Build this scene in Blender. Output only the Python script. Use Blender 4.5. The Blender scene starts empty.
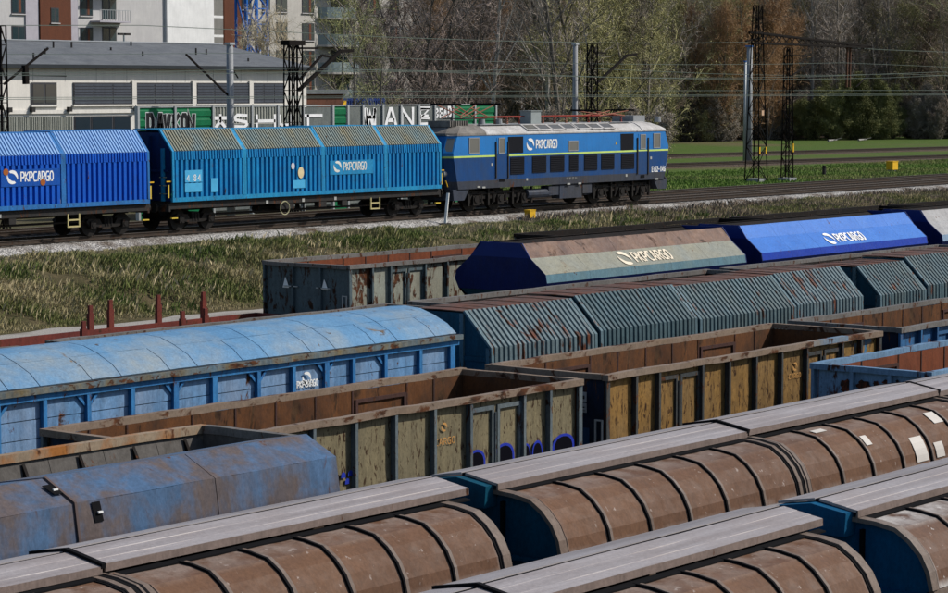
import bpy, bmesh, math, random
import numpy as np
from mathutils import Vector, Matrix
random.seed(7); rng = np.random.default_rng(7)
scene = bpy.context.scene
col = scene.collection
R = math.radians
# ---------------------------------------------------------------- camera
CAM = Vector((0, 0, 8.8)); PHI = R(37.93); PITCH = R(4.864)
cd = bpy.data.cameras.new('camera'); cam = bpy.data.objects.new('camera', cd); col.objects.link(cam)
cam.location = CAM
cd.sensor_width = 36; cd.lens = 2450 / 948 * 36; cd.clip_end = 3000; cd.clip_start = .5
FW = Vector((math.cos(PHI) * math.cos(PITCH), math.sin(PHI) * math.cos(PITCH), -math.sin(PITCH)))
cam.rotation_euler = FW.to_track_quat('-Z', 'Y').to_euler()
scene.camera = cam
RT = Vector((math.sin(PHI), -math.cos(PHI), 0)); UP = RT.cross(FW)
# ---------------------------------------------------------------- sky, sun, exposure
SUN = Vector((.585, -.494, .643)).normalized()
w = bpy.data.worlds.new('World'); scene.world = w; w.use_nodes = True
wn = w.node_tree; bg = wn.nodes['Background']
sky = wn.nodes.new('ShaderNodeTexSky'); sky.sky_type = 'NISHITA'; sky.sun_disc = False
sky.sun_elevation = math.asin(SUN.z); sky.sun_rotation = math.atan2(SUN.x, SUN.y)
sky.air_density = 1.0; sky.dust_density = 1.0; sky.ozone_density = 1.0
wn.links.new(sky.outputs[0], bg.inputs[0]); bg.inputs[1].default_value = .095
sd = bpy.data.lights.new('sun', 'SUN'); sd.energy = 4.2; sd.angle = R(.7); sd.color = (1, .95, .88)
so = bpy.data.objects.new('sun', sd); col.objects.link(so)
so.rotation_euler = (-SUN).to_track_quat('-Z', 'Y').to_euler(); so.location = (0, -30, 60)
scene.view_settings.view_transform = 'Standard'; scene.view_settings.look = 'None'
scene.view_settings.exposure = .24; scene.view_settings.gamma = 1
scene.cycles.max_bounces = 4; scene.cycles.diffuse_bounces = 2; scene.cycles.glossy_bounces = 2; scene.cycles.transparent_max_bounces = 12

def U(px, py, y):
    """point of the photograph (948 wide) on the vertical plane y"""
    r = FW + RT * ((px - 474) / 2450) - UP * ((py - 296.5) / 2450)
    return CAM + r * ((y - CAM.y) / r.y)
def UZ(px, py, z):
    r = FW + RT * ((px - 474) / 2450) - UP * ((py - 296.5) / 2450)
    return CAM + r * ((z - CAM.z) / r.z)

# ---------------------------------------------------------------- helpers
class MB:
    def __init__(s): s.v = []; s.f = []; s.m = []
    def add(s, vs, fs, mi=0):
        b = len(s.v); s.v += [tuple(q) for q in vs]
        for f in fs: s.f.append([b + i for i in f]); s.m.append(mi)
        return s
    def box(s, x0, x1, y0, y1, z0, z1, mi=0):
        vs = [(x, y, z) for x in (x0, x1) for y in (y0, y1) for z in (z0, z1)]
        return s.add(vs, [(0, 1, 3, 2), (4, 6, 7, 5), (0, 4, 5, 1), (2, 3, 7, 6), (0, 2, 6, 4), (1, 5, 7, 3)], mi)
    def prism(s, prof, x0, x1, mi=0, caps=True):
        """closed (y,z) outline swept along x"""
        n = len(prof)
        vs = [(x0, y, z) for y, z in prof] + [(x1, y, z) for y, z in prof]
        fs = [(i, (i + 1) % n, n + (i + 1) % n, n + i) for i in range(n)]
        if caps: fs += [tuple(range(n))[::-1], tuple(range(n, 2 * n))]
        return s.add(vs, fs, mi)
    def prismy(s, prof, y0, y1, mi=0):
        n = len(prof)
        vs = [(x, y0, z) for x, z in prof] + [(x, y1, z) for x, z in prof]
        fs = [(i, (i + 1) % n, n + (i + 1) % n, n + i) for i in range(n)] + [tuple(range(n))[::-1], tuple(range(n, 2 * n))]
        return s.add(vs, fs, mi)
    def prismz(s, prof, z0, z1, mi=0):
        n = len(prof)
        vs = [(x, y, z0) for x, y in prof] + [(x, y, z1) for x, y in prof]
        fs = [(i, (i + 1) % n, n + (i + 1) % n, n + i) for i in range(n)] + [tuple(range(n))[::-1], tuple(range(n, 2 * n))]
        return s.add(vs, fs, mi)
    def sheet(s, prof, x0, x1, t=.015, mi=0, nx=1, amp=0.):
        """open (y,z) polyline swept along x with thickness t, nx slices, dents amp"""
        n = len(prof); P = [Vector((0, a, b)) for a, b in prof]; N = []
        for i in range(n):
            d = (P[min(i + 1, n - 1)] - P[max(i - 1, 0)]).normalized(); N.append(Vector((0, d.z, -d.y)))
        vs = []
        for k in range(nx + 1):
            x = x0 + (x1 - x0) * k / nx
            for i in range(n):
                q = P[i] + N[i] * (random.uniform(-amp, amp) if amp and 0 < k < nx else 0)
                vs.append((x, q.y, q.z)); q2 = q - N[i] * t; vs.append((x, q2.y, q2.z))
        fs = []
        W = 2 * n
        for k in range(nx):
            a = k * W; b = a + W
            for i in range(n - 1):
                fs.append((a + 2 * i, a + 2 * i + 2, b + 2 * i + 2, b + 2 * i)); fs.append((a + 2 * i + 1, b + 2 * i + 1, b + 2 * i + 3, a + 2 * i + 3))
            fs.append((a, b, b + 1, a + 1)); fs.append((a + W - 2, a + W - 1, b + W - 1, b + W - 2))
        for a in (0, nx * W):
            for i in range(n - 1): fs.append((a + 2 * i, a + 2 * i + 1, a + 2 * i + 3, a + 2 * i + 2))
        return s.add(vs, fs, mi)
    def tube(s, p0, p1, r0, r1=None, n=6, mi=0, caps=True):
        p0 = Vector(p0); p1 = Vector(p1); r1 = r0 if r1 is None else r1
        d = (p1 - p0).normalized(); a = d.orthogonal().normalized(); b = d.cross(a)
        vs = []
        for p, r in ((p0, r0), (p1, r1)):
            for i in range(n):
                t = 2 * math.pi * i / n; vs.append(p + a * (math.cos(t) * r) + b * (math.sin(t) * r))
        fs = [(i, (i + 1) % n, n + (i + 1) % n, n + i) for i in range(n)]
        if caps: fs += [tuple(range(n))[::-1], tuple(range(n, 2 * n))]
        return s.add(vs, fs, mi)
    def beam(s, p0, p1, wd, ht=None, mi=0):
        p0 = Vector(p0); p1 = Vector(p1); ht = ht or wd
        d = (p1 - p0).normalized(); a = d.cross(Vector((0, 0, 1)))
        a = Vector((0, 1, 0)) if a.length < 1e-3 else a.normalized(); b = a.cross(d)
        vs = [p + a * (i * wd / 2) + b * (j * ht / 2) for p in (p0, p1) for i, j in ((-1, -1), (1, -1), (1, 1), (-1, 1))]
        return s.add(vs, [(0, 1, 2, 3), (7, 6, 5, 4), (0, 4, 5, 1), (1, 5, 6, 2), (2, 6, 7, 3), (3, 7, 4, 0)], mi)
    def mesh(s, name, mats, smooth=False):
        me = bpy.data.meshes.new(name); me.from_pydata(s.v, [], s.f); 
        mats = mats if isinstance(mats, (list, tuple)) else [mats]
        for m in mats: me.materials.append(m)
        if len(mats) > 1: me.polygons.foreach_set('material_index', s.m)
        if smooth: me.polygons.foreach_set('use_smooth', [True] * len(s.f))
        me.update(); return me
    def build(s, name, mats, parent=None, loc=None, smooth=False):
        return link(name, s.mesh(name, mats, smooth), parent, loc)
def link(name, me, parent=None, loc=None):
    o = bpy.data.objects.new(name, me); col.objects.link(o)
    if parent: o.parent = parent
    if loc is not None: o.location = loc
    return o
def tag(o, label=None, cat=None, group=None, kind=None):
    for k, v in (('label', label), ('category', cat), ('group', group), ('kind', kind)):
        if v: o[k] = v
    return o
def thing(name, label, cat, loc=(0, 0, 0), group=None, rz=0):
    o = bpy.data.objects.new(name, None); o.empty_display_size = .3; col.objects.link(o)
    o.location = loc; o.rotation_euler = (0, 0, rz); return tag(o, label, cat, group)
def bx(name, x0, x1, y0, y1, z0, z1, m, p=None): return MB().box(x0, x1, y0, y1, z0, z1).build(name, m, p)

# ---------------------------------------------------------------- materials
MATS = {}
def hexc(h):
    h = h.lstrip('#'); c = [int(h[i:i + 2], 16) / 255 for i in (0, 2, 4)]
    return tuple((x / 12.92 if x <= .04045 else ((x + .055) / 1.055) ** 2.4) for x in c) + (1,)
def c4(c): return hexc(c) if isinstance(c, str) else (tuple(c) + (1,))[:4]
class NT:
    def __init__(s, name):
        s.m = bpy.data.materials.new(name); s.m.use_nodes = True; s.t = s.m.node_tree; s.n = s.t.nodes
        s.b = s.n['Principled BSDF']; s.tc = s.n.new('ShaderNodeTexCoord')
    def L(s, a, b): s.t.links.new(a, b)
    def mapping(s, scale, src=None, loc=(0, 0, 0)):
        n = s.n.new('ShaderNodeMapping'); n.inputs['Scale'].default_value = scale; n.inputs['Location'].default_value = loc
        s.L(src or s.tc.outputs['Object'], n.inputs[0]); return n.outputs[0]
    def noise(s, scale, vec=None, detail=4, rough=.55, dist=0):
        n = s.n.new('ShaderNodeTexNoise'); n.inputs['Scale'].default_value = scale; n.inputs['Detail'].default_value = detail
        n.inputs['Roughness'].default_value = rough; n.inputs['Distortion'].default_value = dist
        s.L(vec or s.tc.outputs['Object'], n.inputs['Vector']); return n.outputs['Fac']
    def ramp(s, fac, a, b, ca=(0, 0, 0, 1), cb=(1, 1, 1, 1)):
        n = s.n.new('ShaderNodeValToRGB'); e = n.color_ramp.elements
        e[0].position = a; e[1].position = b; e[0].color = ca; e[1].color = cb; s.L(fac, n.inputs[0]); return n.outputs[0]
    def mix(s, fac, a, b, mode='MIX'):
        n = s.n.new('ShaderNodeMix'); n.data_type = 'RGBA'; n.blend_type = mode
        for v, i in ((fac, 0), (a, 6), (b, 7)):
            if hasattr(v, 'is_output'): s.L(v, n.inputs[i])
            else: n.inputs[i].default_value = v
        return n.outputs[2]
    def math(s, op, a, b=0.):
        n = s.n.new('ShaderNodeMath'); n.operation = op
        for v, i in ((a, 0), (b, 1)):
            if hasattr(v, 'is_output'): s.L(v, n.inputs[i])
            else: n.inputs[i].default_value = v
        return n.outputs[0]
    def bump(s, h, strength=.3, dist=.02):
        n = s.n.new('ShaderNodeBump'); n.inputs['Strength'].default_value = strength; n.inputs['Distance'].default_value = dist
        s.L(h, n.inputs['Height']); s.L(n.outputs[0], s.b.inputs['Normal'])
    def done(s, color, rough=.7, metal=0, spec=.3):
        if hasattr(color, 'is_output'): s.L(color, s.b.inputs['Base Color'])
        else: s.b.inputs['Base Color'].default_value = color
        if hasattr(rough, 'is_output'): s.L(rough, s.b.inputs['Roughness'])
        else: s.b.inputs['Roughness'].default_value = rough
        s.b.inputs['Metallic'].default_value = metal; s.b.inputs['Specular IOR Level'].default_value = spec
        return s.m
def flat(name, c, rough=.65, metal=0, spec=.12):
    if name in MATS: return MATS[name]
    t = NT(name); f = t.noise(3.1, detail=5)
    cc = c4(c); MATS[name] = t.done(t.mix(f, tuple(x * .8 for x in cc[:3]) + (1,), tuple(min(1, x * 1.2) for x in cc[:3]) + (1,)), rough, metal, spec)
    return MATS[name]
RUST = (.11, .042, .018, 1); RUSTD = (.028, .014, .009, 1)
def paint(name, base, alt=None, rust=.25, rs=5., rust_col=RUST, dark=.15, streak=.5, rough=.6, alt_th=.5, alt_s=.8, vs=(1, 1, .35), dust=0, dust_col=(.36, .33, .3, 1), spec=.1, edge=0, alt_soft=.18, grit=.42, speck=0):
    """weathered paint: tone drift, a second coat showing, vertical grime streaks, rust chips, dust on panel edges"""
    if name in MATS: return MATS[name]
    t = NT(name); base = c4(base)
    colr = t.mix(t.noise(.9, detail=6), tuple(x * .78 for x in base[:3]) + (1,), tuple(min(1, x * 1.18) for x in base[:3]) + (1,))
    if alt is not None:
        k = t.ramp(t.noise(alt_s, t.mapping((1, 1, .6)), 7, .6, .3), alt_th - alt_soft, alt_th + alt_soft); colr = t.mix(k, colr, c4(alt))
    if dust:
        k = t.ramp(t.noise(.55, t.mapping((1, 1, 1), loc=(3, 9, 1)), 8, .65), .62 - dust * .45, .85 - dust * .3); colr = t.mix(t.math('MULTIPLY', k, .75), colr, c4(dust_col))
    if streak:
        sv = t.mapping((4.5, 4.5, .35)); k = t.ramp(t.noise(1.6, sv, 7, .65), .43, .66)
        colr = t.mix(t.math('MULTIPLY', k, streak), colr, tuple(x * .35 + .01 for x in base[:3]) + (1,))
    if dark:
        k = t.ramp(t.noise(2.6, detail=9, rough=.72), .47, .68); colr = t.mix(t.math('MULTIPLY', k, dark), colr, (.03, .027, .024, 1))
    rf = t.noise(rs, t.mapping(vs), 9, .68, .6)
    if rust:
        th = .645 - rust * .27
        k = t.ramp(rf, th, th + .05); rc = t.mix(t.ramp(t.noise(rs * 2.3, detail=5), .4, .65), rust_col, RUSTD); colr = t.mix(k, colr, rc)
    if edge:
        sx = t.n.new('ShaderNodeSeparateXYZ'); t.L(t.tc.outputs['Generated'], sx.inputs[0])
        e = None
        for ax, th in ((0, .43), (2, .36)):
            d = t.math('ABSOLUTE', t.math('SUBTRACT', sx.outputs[ax], .5)); d = t.ramp(d, th, .5)
            e = d if e is None else t.math('MAXIMUM', e, d)
        k = t.math('MULTIPLY', t.math('MULTIPLY', e, t.ramp(t.noise(3, detail=6), .36, .58)), edge); colr = t.mix(k, colr, c4(dust_col))
    colr = t.mix(grit, colr, t.ramp(t.noise(22, t.mapping((1, 1, .6)), 6, .8), .36, .66, (.25, .24, .23, 1), (1, 1, 1, 1)), 'MULTIPLY')
    if speck:
        k = t.ramp(t.noise(11, t.mapping((1, 1, .7), loc=(5, 2, 8)), 5, .6), .655, .69); colr = t.mix(t.math('MULTIPLY', k, speck), colr, c4(dust_col))
    t.bump(rf, .25, .02)
    MATS[name] = t.done(colr, t.ramp(t.noise(6), .3, .8, (rough - .12,) * 3 + (1,), (min(1, rough + .2),) * 3 + (1,)), 0, spec); return MATS[name]
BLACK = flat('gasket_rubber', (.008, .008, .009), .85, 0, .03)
STEEL = flat('dark_steel', (.03, .028, .027), .65)
WHITE = flat('white_lettering', (.72, .72, .7), .6)
YELLOW = flat('yellow_paint', (.62, .36, .02), .6)
GLASS = NT('window_glass').done((.02, .03, .04, 1), .12, 0, .6)
UNDER = paint('underframe_paint', (.035, .033, .032), rust=.3, rs=4, dark=.4)
GEAR = paint('bogie_grime', (.016, .014, .013), rust=.2, rs=6, dark=.3)

# ---------------------------------------------------------------- flat lettering
ST = {'P': [[(0, 0), (0, 1), (.75, 1), (1, .8), (1, .6), (.75, .42), (.22, .42)]],
      'K': [[(0, 0), (0, 1)], [(1, 1), (.12, .5), (1, 0)]],
      'C': [[(1, .98), (.3, 1), (0, .75), (0, .25), (.3, 0), (1, .02)]],
      'A': [[(0, 0), (.4, 1), (.6, 1), (1, 0)], [(.3, .3), (.8, .3)]],
      'R': [[(0, 0), (0, 1), (.75, 1), (1, .8), (1, .62), (.75, .45), (.2, .45)], [(.5, .45), (1, 0)]],
      'G': [[(1, .98), (.3, 1), (0, .75), (0, .25), (.3, 0), (1, 0), (1, .48), (.6, .48)]],
      'O': [[(.3, 0), (0, .25), (0, .75), (.3, 1), (.7, 1), (1, .75), (1, .25), (.7, 0), (.3, 0)]],
      'S': [[(1, .95), (.2, 1), (0, .8), (.05, .6), (.95, .42), (1, .2), (.8, 0), (0, .05)]],
      'H': [[(0, 0), (0, 1)], [(1, 0), (1, 1)], [(0, .5), (1, .5)]],
      'U': [[(0, 1), (0, .15), (.2, 0), (.8, 0), (1, .15), (1, 1)]],
      'T': [[(-.2, .95), (1.9, .95)], [(.35, 1), (.35, 0)]],
      'E': [[(1, 1), (0, 1), (0, 0), (1, 0)], [(0, .5), (.8, .5)]],
      'M': [[(0, 0), (0, 1), (.5, .45), (1, 1), (1, 0)]],
      'N': [[(0, 0), (0, 1), (1, 0), (1, 1)]],
      'B': [[(0, 0), (0, 1), (.8, 1), (1, .8), (.8, .55), (0, .5)], [(.8, .5), (1, .25), (.8, 0), (0, 0)]],
      'D': [[(0, 0), (0, 1), (.7, 1), (1, .7), (1, .3), (.7, 0), (0, 0)]],
      'W': [[(0, 1), (.25, 0), (.5, .7), (.75, 0), (1, 1)]],
      'Z': [[(0, 1), (1, 1), (0, 0), (1, 0)]],
      '*': [[(0, .75), (1, .75)], [(.5, 1), (.5, .5), (.15, 0)], [(.5, .5), (.85, 0)]],
      '1': [[(.2, .8), (.55, 1), (.55, 0)]],
      '2': [[(0, .9), (.3, 1), (.9, 1), (1, .75), (0, 0), (1, 0)]],
      '4': [[(.8, 0), (.8, 1), (0, .3), (1, .3)]],
      '8': [[(.5, .5), (.05, .75), (.3, 1), (.7, 1), (.95, .75), (.5, .5), (0, .25), (.3, 0), (.7, 0), (1, .25), (.5, .5)]],
      '0': [[(.3, 0), (0, .25), (0, .75), (.3, 1), (.7, 1), (1, .75), (1, .25), (.7, 0), (.3, 0)]],
      '5': [[(1, 1), (.1, 1), (0, .55), (.8, .58), (1, .3), (.8, 0), (0, .05)]],
      '3': [[(0, 1), (.8, 1), (1, .8), (.7, .52), (.3, .52)], [(.7, .52), (1, .25), (.8, 0), (0, 0)]],
      '6': [[(.9, 1), (.3, .9), (0, .4), (.1, .1), (.5, 0), (.9, .1), (1, .35), (.7, .55), (.05, .45)]],
      '7': [[(0, 1), (1, 1), (.35, 0)]],
      '-': [[(.1, .45), (.9, .45)]], ' ': []}
def stroke(mb, pts, wd, emit):
    n = len(pts); P = [Vector(p) for p in pts]; Lf = []; Rt = []
    for i in range(n):
        a = (P[i] - P[i - 1]).normalized() if i else (P[1] - P[0]).normalized()
        b = (P[i + 1] - P[i]).normalized() if i < n - 1 else a
        t = (a + b); t = t.normalized() if t.length > .1 else a
        nn = Vector((-t.y, t.x)); k = wd / 2 / max(.45, nn.dot(Vector((-a.y, a.x))))
        e = -a * wd * .25 if i == 0 else (a * wd * .25 if i == n - 1 else Vector((0, 0)))
        Lf.append(P[i] + nn * k + e); Rt.append(P[i] - nn * k + e)
    mb.add([emit(q) for q in Lf + Rt], [(i, i + 1, n + i + 1, n + i) for i in range(n - 1)])
def word(mb, txt, org, ux, uy, ht, wr=.62, gap=.32, wd=.16):
    """letters as flat strokes in the plane spanned by ux, uy; returns width"""
    ux = Vector(ux).normalized(); uy = Vector(uy).normalized(); org = Vector(org); x = 0
    for ch in txt:
        for pl in ST.get(ch, []):
            stroke(mb, [(x + p[0] * wr * ht, p[1] * ht) for p in pl], wd * ht, lambda q: org + ux * q.x + uy * q.y)
        x += (wr + gap) * ht * (.7 if ch in '1 ' else 1) * (1.6 if ch == 'T' and gap > .5 else 1)
    return x
def emblem(mb, org, ux, uy, s):
    """the swirl beside the lettering: two opposed crescents"""
    ux = Vector(ux).normalized(); uy = Vector(uy).normalized(); org = Vector(org)
    for sg in (1, -1):
        o = []; i_ = []
        for k in range(9):
            t = R(125 - 150 * k / 8); th = .10 + .42 * math.sin(math.pi * min(1, (k + .6) / 8.6)) ** .8
            ro = 1.0 * (1.05 if k < 5 else 1); o.append((ro * math.cos(t), ro * math.sin(t) * .92)); i_.append(((ro - th) * math.cos(t) + .10, (ro - th) * math.sin(t) * .92 - .06))
        pts = o + i_; n = 9
        mb.add([org + ux * (sg * p[0] * s) + uy * (sg * p[1] * s) for p in pts], [(q, q + 1, n + q + 1, n + q) for q in range(n - 1)])
def logo(parent, org, ux, uy, ht, mat=None, wr=.44, gap=.17, em=True, txt='PKPCARGO', wd=.15):
    mat = mat or WHITE; ux = Vector(ux).normalized(); uy = Vector(uy).normalized()
    if em:
        m = MB(); emblem(m, Vector(org) + ux * ht * .85 + uy * ht * .5, ux, uy, ht * .8); m.build('emblem', mat, parent)
    m = MB(); word(m, txt, Vector(org) + ux * (ht * 2.1 if em else 0), ux, uy, ht, wr, gap, wd); m.build('lettering', mat, parent)

# ---------------------------------------------------------------- running gear shared by all wagons
def wheel_mesh():
    m = MB()
    for y0, y1, r in ((-.066, .066, .46), (.066, .095, .49)):
        m.tube((0, y0, 0), (0, y1, 0), r, n=20)
    m.tube((0, -.10, 0), (0, -.066, 0), .16, n=10)
    return m.mesh('wheel', GEAR)
WHEEL = wheel_mesh()
def bogie_mesh():
    m = MB()
    for s in (-1, 1):
        y = s * .98
        m.prismy([(-1.25, .62), (-1.1, .72), (-.5, .70), (-.35, .48), (.35, .48), (.5, .70), (1.1, .72), (1.25, .62), (1.1, .42), (.75, .40), (.45, .34), (-.45, .34), (-.75, .40), (-1.1, .42)], y - .06, y + .06)
        for x in (-.9, .9):
            m.box(x - .15, x + .15, y - .13, y + .13, .33, .62)
            m.tube((x, y - .15, .46), (x, y + .15, .46), .1, n=8)
        for x in (-.17, 0, .17): m.tube((x, y + s * .02, .4), (x, y + s * .02, .72), .07, n=7)
    m.box(-.22, .22, -1.0, 1.0, .5, .78)
    for x in (-.9, .9): m.tube((x, -.9, .46), (x, .9, .46), .08, n=8)
    return m.mesh('bogie', GEAR)
BOGIE = bogie_mesh()
def gear(root, xs):
    for x in xs:
        b = link('bogie', BOGIE, root, (x, 0, 0))
        for wx in (-.9, .9):
            for s in (-1, 1):
                o = link('wheel', WHEEL, b, (wx, s * .79, .46)); o.rotation_euler = (0, 0, 0 if s < 0 else math.pi)
def chassis(root, L, top=1.2, half=1.3, mat=None):
    m = MB(); h = L / 2
    for s in (-1, 1): m.prism([(s * half, top - .24), (s * half, top), (s * (half - .1), top), (s * (half - .03), top - .22)], -h, h)
    m.box(-h, h, -.25, .25, top - .38, top - .03)
    for k in range(7): x = -h + .3 + (L - .6) * k / 6; m.box(x - .06, x + .06, -half + .1, half - .1, top - .22, top - .02)
    m.build('underframe', mat or UNDER, root)
    for s in (-1, 1):
        bx('buffer_beam', s * h, s * (h + .1), -half, half, top - .34, top, mat or UNDER, root)
        for y in (-.87, .87):
            m = MB(); m.tube((s * (h + .1), y, 1.04), (s * (h + .42), y, 1.04), .09, n=10); m.tube((s * (h + .42), y, 1.04), (s * (h + .5), y, 1.04), .23, n=14)
            m.build('buffer', GEAR, root)
# ================================================================ ground of the yard and tracks
def ss(a, b, t): t = min(1, max(0, (t - a) / (b - a))); return t * t * (3 - 2 * t)
PROF = [(-60, -.28), (41, -.28), (46, -.05), (51, .12), (56, .38), (58.3, .5), (63.4, .5), (64.2, .62), (65.2, 1.05), (66.6, 1.7), (68.0, 2.14), (69.5, 2.28), (72.0, 2.31), (72.6, 2.25), (84, 2.2), (90, 2.3), (900, 2.3)]
PX = [p[0] for p in PROF]; PZ = [p[1] for p in PROF]
def gz(x, y):
    z = float(np.interp(y, PX, PZ))
    if 63.4 < y < 72:
        k = ss(63.4, 65, y) * (1 - ss(70, 72, y))
        z += k * (.22 * math.sin(x * .47 + 1.3) * math.sin(x * .19 + y * .6) + .12 * math.sin(x * 1.31 + y * 1.9) + .07 * math.sin(x * 2.7 - y * 2.3))
    return z
def ground_material():
    t = NT('ground'); sx = t.n.new('ShaderNodeSeparateXYZ'); t.L(t.tc.outputs['Object'], sx.inputs[0]); y = sx.outputs[1]
    wob = t.math('MULTIPLY', t.math('SUBTRACT', t.noise(.35, detail=6), .5), 2.4); yw = t.math('ADD', y, wob)
    def step(a, b): return t.ramp(t.math('DIVIDE', yw, 400.), a / 400, b / 400)
    n1 = t.noise(.8, detail=9, rough=.7); n2 = t.noise(9, detail=6, rough=.7); n3 = t.noise(.06, detail=5)
    yard = t.mix(t.ramp(n2, .3, .7), (.022, .018, .015, 1), (.085, .07, .055, 1))
    bank = t.mix(t.ramp(n1, .35, .65), (.045, .045, .018, 1), (.115, .09, .048, 1)); bank = t.mix(t.ramp(n2, .45, .75), bank, (.055, .04, .025, 1))
    cess = t.mix(t.ramp(n1, .4, .62), (.10, .085, .052, 1), (.055, .06, .022, 1)); cess = t.mix(t.math('MULTIPLY', n2, .6), cess, (.05, .04, .028, 1))
    mead = t.mix(t.ramp(n1, .35, .7), (.045, .085, .014, 1), (.075, .105, .022, 1)); mead = t.mix(t.ramp(n3, .5, .68), mead, (.10, .085, .04, 1))
    c = t.mix(step(55, 57), yard, bank); c = t.mix(step(68, 69.5), c, cess)
    y2 = t.math('ADD', y, t.math('MULTIPLY', wob, .4))
    k = t.ramp(t.math('DIVIDE', y2, 400.), 83.0 / 400, 84.4 / 400); k = t.math('MULTIPLY', k, t.ramp(t.math('DIVIDE', sx.outputs[0], 400.), 104 / 400, 118 / 400)); c = t.mix(k, c, mead)
    wood = t.mix(t.ramp(n1, .4, .6), (.03, .022, .014, 1), (.06, .045, .024, 1)); c = t.mix(step(157, 162), c, wood)
    t.bump(n2, .6, .08); return t.done(c, .95, 0, .1)
def ground():
    ys = sorted(set([-60, -30, 0, 10, 20, 30, 41, 46, 51, 56, 58.3] + [58.3 + .35 * i for i in range(46)] + [75, 78, 81, 84, 95, 110, 140, 180, 260, 400, 900]))
    xs = [-200, -60, 0, 30, 45] + [50 + .6 * i for i in range(130)] + [135, 150, 180, 240, 330, 500, 900, 1500]
    me = bpy.data.meshes.new('ground')
    vs = [(x, y, gz(x, y)) for y in ys for x in xs]; n = len(xs)
    me.from_pydata(vs, [], [(j * n + i, j * n + i + 1, (j + 1) * n + i + 1, (j + 1) * n + i) for j in range(len(ys) - 1) for i in range(n - 1)])
    me.materials.append(ground_material()); me.polygons.foreach_set('use_smooth', [True] * len(me.polygons))
    tag(link('ground', me), kind='structure')
ground()
RAILM = paint('rail_steel', (.06, .045, .035), rust=.3, rs=8, rust_col=(.07, .035, .018, 1)); RAILTOP = flat('worn_rail_head', (.22, .2, .19), .35, .7)
SLEEP = paint('sleeper_wood', (.035, .028, .022), (.07, .06, .05), rust=0, rs=4, dark=.3)
def ballast_material(name, a, b):
    t = NT(name); v = t.n.new('ShaderNodeTexVoronoi'); v.inputs['Scale'].default_value = 14; t.L(t.tc.outputs['Object'], v.inputs['Vector'])
    s = t.n.new('ShaderNodeSeparateColor'); t.L(v.outputs['Color'], s.inputs[0])
    c = t.mix(s.outputs[0], a, b); c = t.mix(t.ramp(t.noise(.7, detail=6), .45, .7), c, (.08, .055, .035, 1)); t.bump(v.outputs['Distance'], 1, .06); return t.done(c, .95, 0, .1)
BAL = ballast_material('grey_ballast', (.13, .125, .12, 1), (.52, .5, .47, 1)); BALB = ballast_material('brown_ballast', (.035, .028, .022, 1), (.13, .10, .075, 1))
def track(p0, p1, z, bal=None, w0=1.75, w1=2.7, th=.3, sleepers=True, srange=None):
    p0 = Vector((p0[0], p0[1], z)); p1 = Vector((p1[0], p1[1], z)); d = p1 - p0; L = d.length; ang = math.atan2(d.y, d.x)
    root = bpy.data.objects.new('railway_track', None); col.objects.link(root); root.location = p0; root.rotation_euler = (0, 0, ang); tag(root, kind='structure')
    for s in (-1, 1):
        m = MB(); y = s * .7525
        m.prism([(y - .07, -.172), (y + .07, -.172), (y + .07, -.155), (y + .012, -.13), (y + .012, -.05), (y + .036, -.036), (y + .036, 0), (y - .036, 0), (y - .036, -.036), (y - .012, -.05), (y - .012, -.13), (y - .07, -.155)], 0, L, 0)
        m.box(0, L, y - .030, y + .030, .0005, .004, 1); m.build('rail', [RAILM, RAILTOP], root)
    if bal: MB().prism([(-w1, -.2 - th), (-w0, -.2), (w0, -.2), (w1, -.2 - th)], 0, L).build('ballast_bed', bal, root)
    if sleepers:
        m = MB(); a, b = srange or (0, L); x = a
        while x < b: m.box(x, x + .26, -1.3 + random.uniform(-.04, .04), 1.3, -.30, -.176 - random.uniform(0, .01)); x += .62
        o = m.build('sleepers', SLEEP, root); o['kind'] = 'stuff'
    return root
YARD = {1: 13.43, 2: 17.63, 3: 21.1, 4: 23.95, 5: 28.78, 6: 33.4, 7: 38.3, 9: 44.72, 10: 49.15}
RZ = {9: .2, 10: .35}
for k, y in YARD.items(): track((-10, y), (140, y), RZ.get(k, 0), sleepers=k in (9, 10))
MZ = 2.7
track((20, 75.6), (420, 75.6), MZ, BAL, 2.05, 3.05, .3, srange=(20, 200)); track((20, 80.6), (420, 80.6), MZ, BALB, 1.9, 2.6, .3, srange=(40, 240))

# ================================================================ materials of the yard wagons
def cap_paint():
    t = NT('grey_roof_cap'); k = t.noise(1.2, t.mapping((.2, 4, 4)), 7, .6); c = t.mix(t.ramp(k, .36, .62), (.235, .205, .20, 1), (.335, .305, .305, 1))
    c = t.mix(t.math('MULTIPLY', t.ramp(t.noise(.9, detail=7), .45, .7), .5), c, (.25, .20, .18, 1)); c = t.mix(t.math('MULTIPLY', t.ramp(t.noise(7, t.mapping((.6, 2, 2)), 6, .7), .64, .7), .7), c, (.45, .43, .43, 1))
    c = t.mix(.35, c, t.ramp(t.noise(24, detail=6, rough=.8), .36, .66, (.3, .3, .3, 1), (1, 1, 1, 1)), 'MULTIPLY'); t.bump(k, .15, .02); return t.done(c, .5, 0, .35)
BROWN = paint('brown_tarpaulin_paint', (.155, .08, .045), (.115, .061, .038), rust=.0, rs=3, dark=.1, streak=.22, rough=.6, speck=.6, edge=.6, dust_col=(.32, .27, .24, 1), alt_s=.5)
BROWN2 = paint('worn_brown_tarpaulin_paint', (.15, .08, .049), (.11, .06, .04), rust=.0, rs=3, dark=.1, streak=.25, rough=.55, speck=.6, edge=1.0, dust_col=(.5, .48, .46, 1), alt_s=.5)
CAPM = cap_paint()
LIPM = paint('brown_cap_edge', (.21, .16, .14), rust=.05, dark=.2, streak=.2)
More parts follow.
